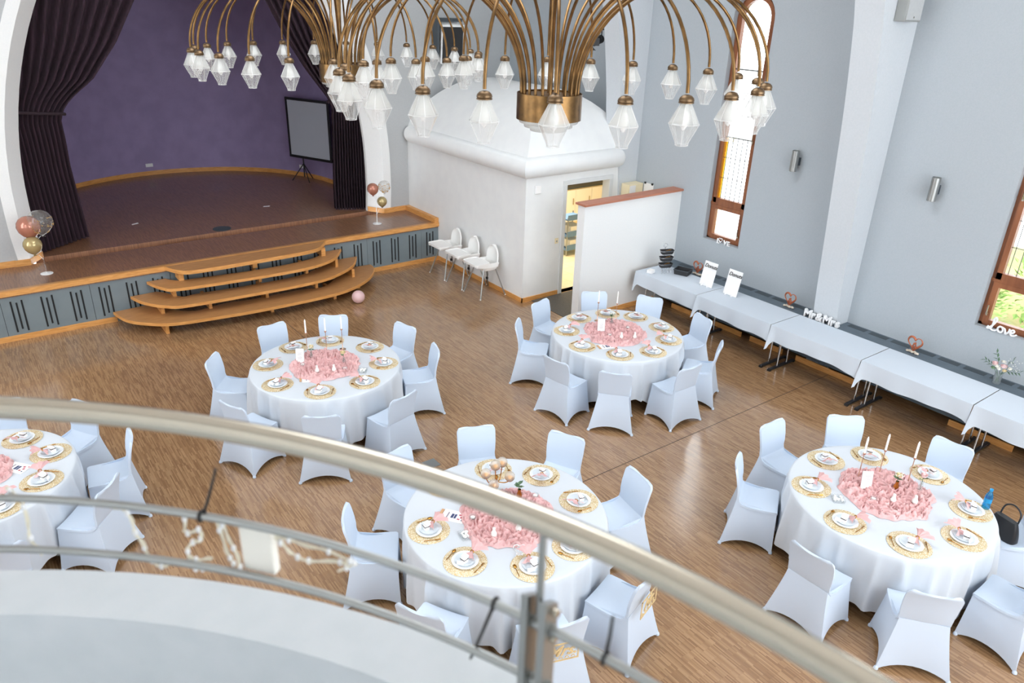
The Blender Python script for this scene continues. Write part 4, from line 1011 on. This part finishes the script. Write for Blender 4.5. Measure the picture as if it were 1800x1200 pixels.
highchair(7.45, 10.74, -PI/2, 'white highchair nearest the kitchen corner'); highchair(7.45, 11.36, -PI/2, 'middle white highchair along the kitchen wall'); highchair(7.45, 11.98, -PI/2, 'white highchair nearest the stage')

# ------------------------------------------------------------------ curtains, screen, balloons
def curtain(Lp, edge, yR, label, n=13):
    zs = [.815+(6.55-.815)*i/60 for i in range(61)]
    def fn(u, v):
        z = zs[round(v*60)]; xe = interp(edge, z); ye = interp(yR, z)
        p = Vector(Lp).lerp(Vector((xe, ye)), u); d = (Vector((xe, ye))-Vector(Lp)); w = d.length; nn = Vector((-d.y, d.x)).normalized()
        tie = math.exp(-((z-3.05)/.35)**2)
        amp = .06*(1-.6*tie)+.02*min(1, w); ww = sin(2*PI*n*u+1.2*sin(3*u+z*.3))
        p += nn*amp*math.copysign(abs(ww)**.7, ww)
        return (p.x, p.y, z)
    t = thing('stage_curtain', label, 'curtain', (0, 0, 0), 0, 'dark stage curtains')
    MB().grid(fn, n*12, 60).build('drape', 'curtain', t, 80)
    z = 3.05; xe, ye = interp(edge, z), interp(yR, z); a, b = Vector((*Lp, z+.12)), Vector((xe, ye, z-.02)); d = (b-a).normalized(); nn = Vector((d.y, -d.x, 0)).normalized()
    MB().tube([a+nn*.09, (a+b)/2+nn*.12, b+nn*.08, b+d*.03, b-nn*.08], .025, 8, flat=1).build('tieback', 'curtain_tie', t, 60)
mat('curtain_tie', (50, 34, 42), .9)
curtain((.72, 14.55), [(.8, 1.68), (1.47, 1.64), (2.18, 1.6), (2.95, 1.62), (3.15, 1.72), (3.34, 1.91), (3.56, 2.2), (4.14, 2.66), (4.81, 3.06), (5.5, 3.4), (6.6, 3.8)], [(.8, 15.3), (3, 15.0), (6.6, 14.95)], 'dark curtain tied back at the left of the stage')
curtain((7.02, 14.55), [(.8, 6.36), (1.3, 6.36), (2.9, 6.43), (3.1, 6.35), (3.62, 5.97), (4.19, 5.63), (4.87, 5.3), (5.5, 5.0), (6.6, 4.6)], [(.8, 14.85), (3, 14.8), (6.6, 14.9)], 'dark plum curtain tied back at the right of the stage')
a, b = Vector((6.70, 18.05, 0)), Vector((7.22, 16.85, 0)); ex = (b-a).normalized(); nn = Vector((-ex.y, ex.x, 0)); nn = nn if nn.x < 0 else -nn
t = thing('projection_screen', 'grey-white projection screen on a black tripod at the stage side', 'projection screen', (0, 0, 0))
mid = (a+b)/2; wd = (b-a).length/2
MB().obox(mid+Vector((0, 0, 2.06)), ex*(wd-.03), nn*.004, (0, 0, .64)).build('screen_cloth', mat('screen', (186, 190, 200), .8), t)
fr = MB()
for s in (-1, 1): fr.obox(mid+ex*wd*s+Vector((0, 0, 2.06)), ex*.03, nn*.01, (0, 0, .70)); fr.obox(mid+Vector((0, 0, 2.06+s*.67)), ex*(wd+.03), nn*.014, (0, 0, .03))
fr.build('border', 'black', t)
c = Vector((6.82, 17.72, ST))-nn*.07; MB().tube([c+Vector((0, 0, .1)), c+Vector((0, 0, 1.95))], .016, 8).build('pole', 'black', t)
for k in range(3):
    q = 2*PI*k/3+.5; MB().tube([c+Vector((0, 0, .42)), c+Vector((.30*cos(q), .30*sin(q), .008))], .012, 8).build('leg', 'black', t)
mat('balloon_rose', (190, 128, 108), .18, .35); mat('balloon_gold', (188, 168, 120), .18, .4); mat('balloon_pink', (226, 190, 190), .3)
glass('balloon_clear', (.97, .97, .96), .86, (.85, .85, .82)); mat('confetti', (205, 160, 90), .3, .8)
def balloons(x, y, items, label):
    t = thing('balloon_stand', label, 'balloons', (x, y, ST), 0, 'balloon stands on the stage')
    MB().lathe([(.09, 0), (.09, .008), (.02, .014), (.008, .03)], 24).build('base', 'white_plastic', t, 50)
    hmax = max(i[2] for i in items)
    MB().tube([(0, 0, .01), (0, 0, hmax-.1)], .007, 8).build('stick', 'clear_glass' if x < 3 else 'white_plastic', t)
    for dx, dy, h, r, m in items:
        st = MB().tube([(0, 0, h-.25), (dx*.5, dy*.5, h-r-.03)], .004, 6).build('balloon_stick', 'white_plastic', t)
        o = MB().lathe([(.004, -1.22*r), (.02*r/.1, -1.2*r), (.01, -1.12*r), (.3*r, -.98*r), (.62*r, -.74*r), (.88*r, -.4*r), (r, .05*r), (.93*r, .45*r), (.7*r, .78*r), (.4*r, .97*r), (.01, 1.03*r)], 20, (dx, dy, h)).build('balloon', m, t, 70)
        if m == 'balloon_clear':
            cf = MB(); rnd = random.Random(3)
            for i in range(70):
                q, w_ = rnd.uniform(0, 6.28), rnd.uniform(-.9, .5); k_ = math.sqrt(1-w_*w_)*.97
                p = Vector((dx+r*k_*cos(q), dy+r*k_*sin(q), h+r*w_*.97)); cf.ball(p, .009, 5, 3)
            e = cf.build('confetti', 'confetti', o); e['kind'] = 'stuff'
balloons(.81, 13.46, [(.07, 0, .83, .185, 'balloon_clear'), (-.09, .06, .76, .17, 'balloon_rose'), (-.10, -.03, .49, .135, 'balloon_gold')], 'rose, gold and clear balloons on a stand at stage left')
balloons(6.64, 13.42, [(-.06, 0, .71, .115, 'balloon_rose'), (.19, .0, .73, .12, 'balloon_clear'), (.12, -.02, .44, .1, 'balloon_gold')], 'rose, gold and confetti balloons on a stand near the kitchen')
t = thing('loose_balloon', 'pale pink balloon lying on the floor by the steps', 'balloon', (5.27, 11.53, .118))
MB().ball((0, 0, 0), .115, 20, 14).build('skin', 'balloon_pink', t, 70); MB().lathe([(.004, -.125), (.012, -.118), (.006, -.11)], 8, (.02, -.02, .008)).build('knot', 'balloon_pink', t)

# ------------------------------------------------------------------ handbag and chair plaques
c = TABLES[3][0]; q = rad(-44)
t = thing('handbag', 'black handbag with silver buckles on the chair behind the blue bottle', 'bag', (c[0]+1.1*cos(q), c[1]+1.1*sin(q), .462), q+PI/2+.5)
mat('leather', (34, 34, 36), .35)
def bag(u, v):
    a = 2*PI*u; sx = math.copysign(abs(cos(a))**.5, cos(a)); sy = math.copysign(abs(sin(a))**.6, sin(a)); k = 1-.3*v*v
    return (.15*k*sx, .07*(1-.55*v)*sy, .2*v)
m = MB().grid(bag, 28, 8, True); m.add([bag(i/28, 0) for i in range(28)], [tuple(range(28))]); m.add([bag(i/28, 1) for i in range(28)], [tuple(range(28))]); m.build('body', 'leather', t, 60)
MB().tube(spline([(-.09, -.03, .17), (-.08, -.05, .28), (.0, -.05, .33), (.08, -.05, .28), (.09, -.03, .17)], 6), .008, 8).build('handle', 'leather', t, 60)
for x in (-.09, 0, .09): MB().lathe([(.014, 0), (.014, .006), (.002, .008)], 12, (x, 0, 0)).build('buckle', 'chrome', t, 50).matrix_local = Matrix.Translation((0, -.06, .1)) @ Matrix.Rotation(PI/2, 4, 'X')
noisy(mat('plaque_wood', (226, 200, 150), .7), (210, 180, 130), 20)
for (ang, word, lb) in ((-72, 'Mr.', 'carved wooden sign reading Mr on a chair back behind the handrail'), (-109, 'Mrs.', 'carved wooden sign reading Mrs on a chair back right of the rail post')):
    c = TABLES[2][0]; q = rad(ang); r_ = 1.172+.275
    t = thing('chair_plaque', lb, 'sign', (c[0]+r_*cos(q), c[1]+r_*sin(q), .50), q+PI/2, 'carved wooden chair signs')
    fr = MB(); 
    for s in (-1, 1): fr.box(s*.135-.006, s*.135+.006, -.006, 0, 0, .17); fr.box(-.141, .141, -.006, 0, .082+s*.082-.006, .082+s*.082+.006)
    fr.build('frame', 'plaque_wood', t)
    tx = text(word, .135, .003, .4, 'lettering', 'plaque_wood', t, bold=.003); w = max(v.co.x for v in tx.data.vertices); tx.matrix_local = Matrix(((1, 0, 0, -w/2), (0, 0, -1, -.004), (0, 1, 0, .05), (0, 0, 0, 1)))
    for i in range(5): MB().tube(spline([(-.12+.05*i, -.004, .02), (-.105+.05*i, -.004, .035), (-.09+.05*i, -.004, .018)], 4), .004, 6).build('flourish', 'plaque_wood', t)

# ------------------------------------------------------------------ kitchen things and garden
t = thing('kitchen_trolley', 'blue-grey kitchen trolley with white tubs beyond the door', 'trolley', (10.45, 11.85, 0), rad(0))
mat('trolley_blue', (104, 142, 186), .4)
for sx in (-1, 1):
    for sy in (-1, 1): MB().tube([(sx*.24, sy*.2, 0), (sx*.24, sy*.2, .85)], .014, 8).build('post', 'steel_dull', t)
for z in (.12, .42, .78):
    sh = MB().box(-.25, .25, -.21, .21, z, z+.03).box(-.25, .25, -.215, -.205, z, z+.12).build('shelf', 'trolley_blue', t)
    if z < .7: MB().box(-.15, .16, -.2, .15, z+.04, z+.22).build('tub', 'white_plastic', sh, bevel=.01)
t = thing('kitchen_cabinet', 'cream kitchen cabinets with dark worktop in the lit room', 'cabinet', (12.2, 14.0, 0))
MB().box(-1.2, .9, -.45, .25, 0, .88).build('cabinet_body', 'cream', t); MB().box(-1.22, .92, -.48, .25, .88, .92).build('worktop', 'grille', t)
for i in range(4): d = MB().box(-1.17+.52*i, -.67+.52*i, -.47, -.45, .06, .85).build('cabinet_door', 'paper', t); MB().box(-.75+.52*i, -.73+.52*i, -.49, -.47, .5, .65).build('handle', 'steel', d)
noisy(mat('shrub', (112, 150, 62), .8), (160, 190, 96), 9)
for i, (x, y, s) in enumerate(((15.2, 5.6, .7), (16.4, 4.6, .9), (17.6, 7.0, 1.0))):
    t = thing('garden_shrub', ['pale green shrub', 'round green shrub', 'tall green shrub'][i]+' outside the right window', 'shrub', (x, y, -.5), 0, 'shrubs outside'); m = MB(); rnd = random.Random(i)
    for k in range(420):
        d = Vector((rnd.gauss(0, 1), rnd.gauss(0, 1), rnd.gauss(0, 1))).normalized(); p = d*s*rnd.uniform(.6, 1); p.z = p.z*.8+s*.75
        leafm(m, p, d+Vector((rnd.uniform(-.6, .6), rnd.uniform(-.6, .6), .3)), .14, .05)
    o = m.build('foliage', 'shrub', t); o['kind'] = 'stuff'
    MB().tube([(0, 0, 0), (0, 0, s*.7)], .05, 8).build('trunk', 'window_wood', t)
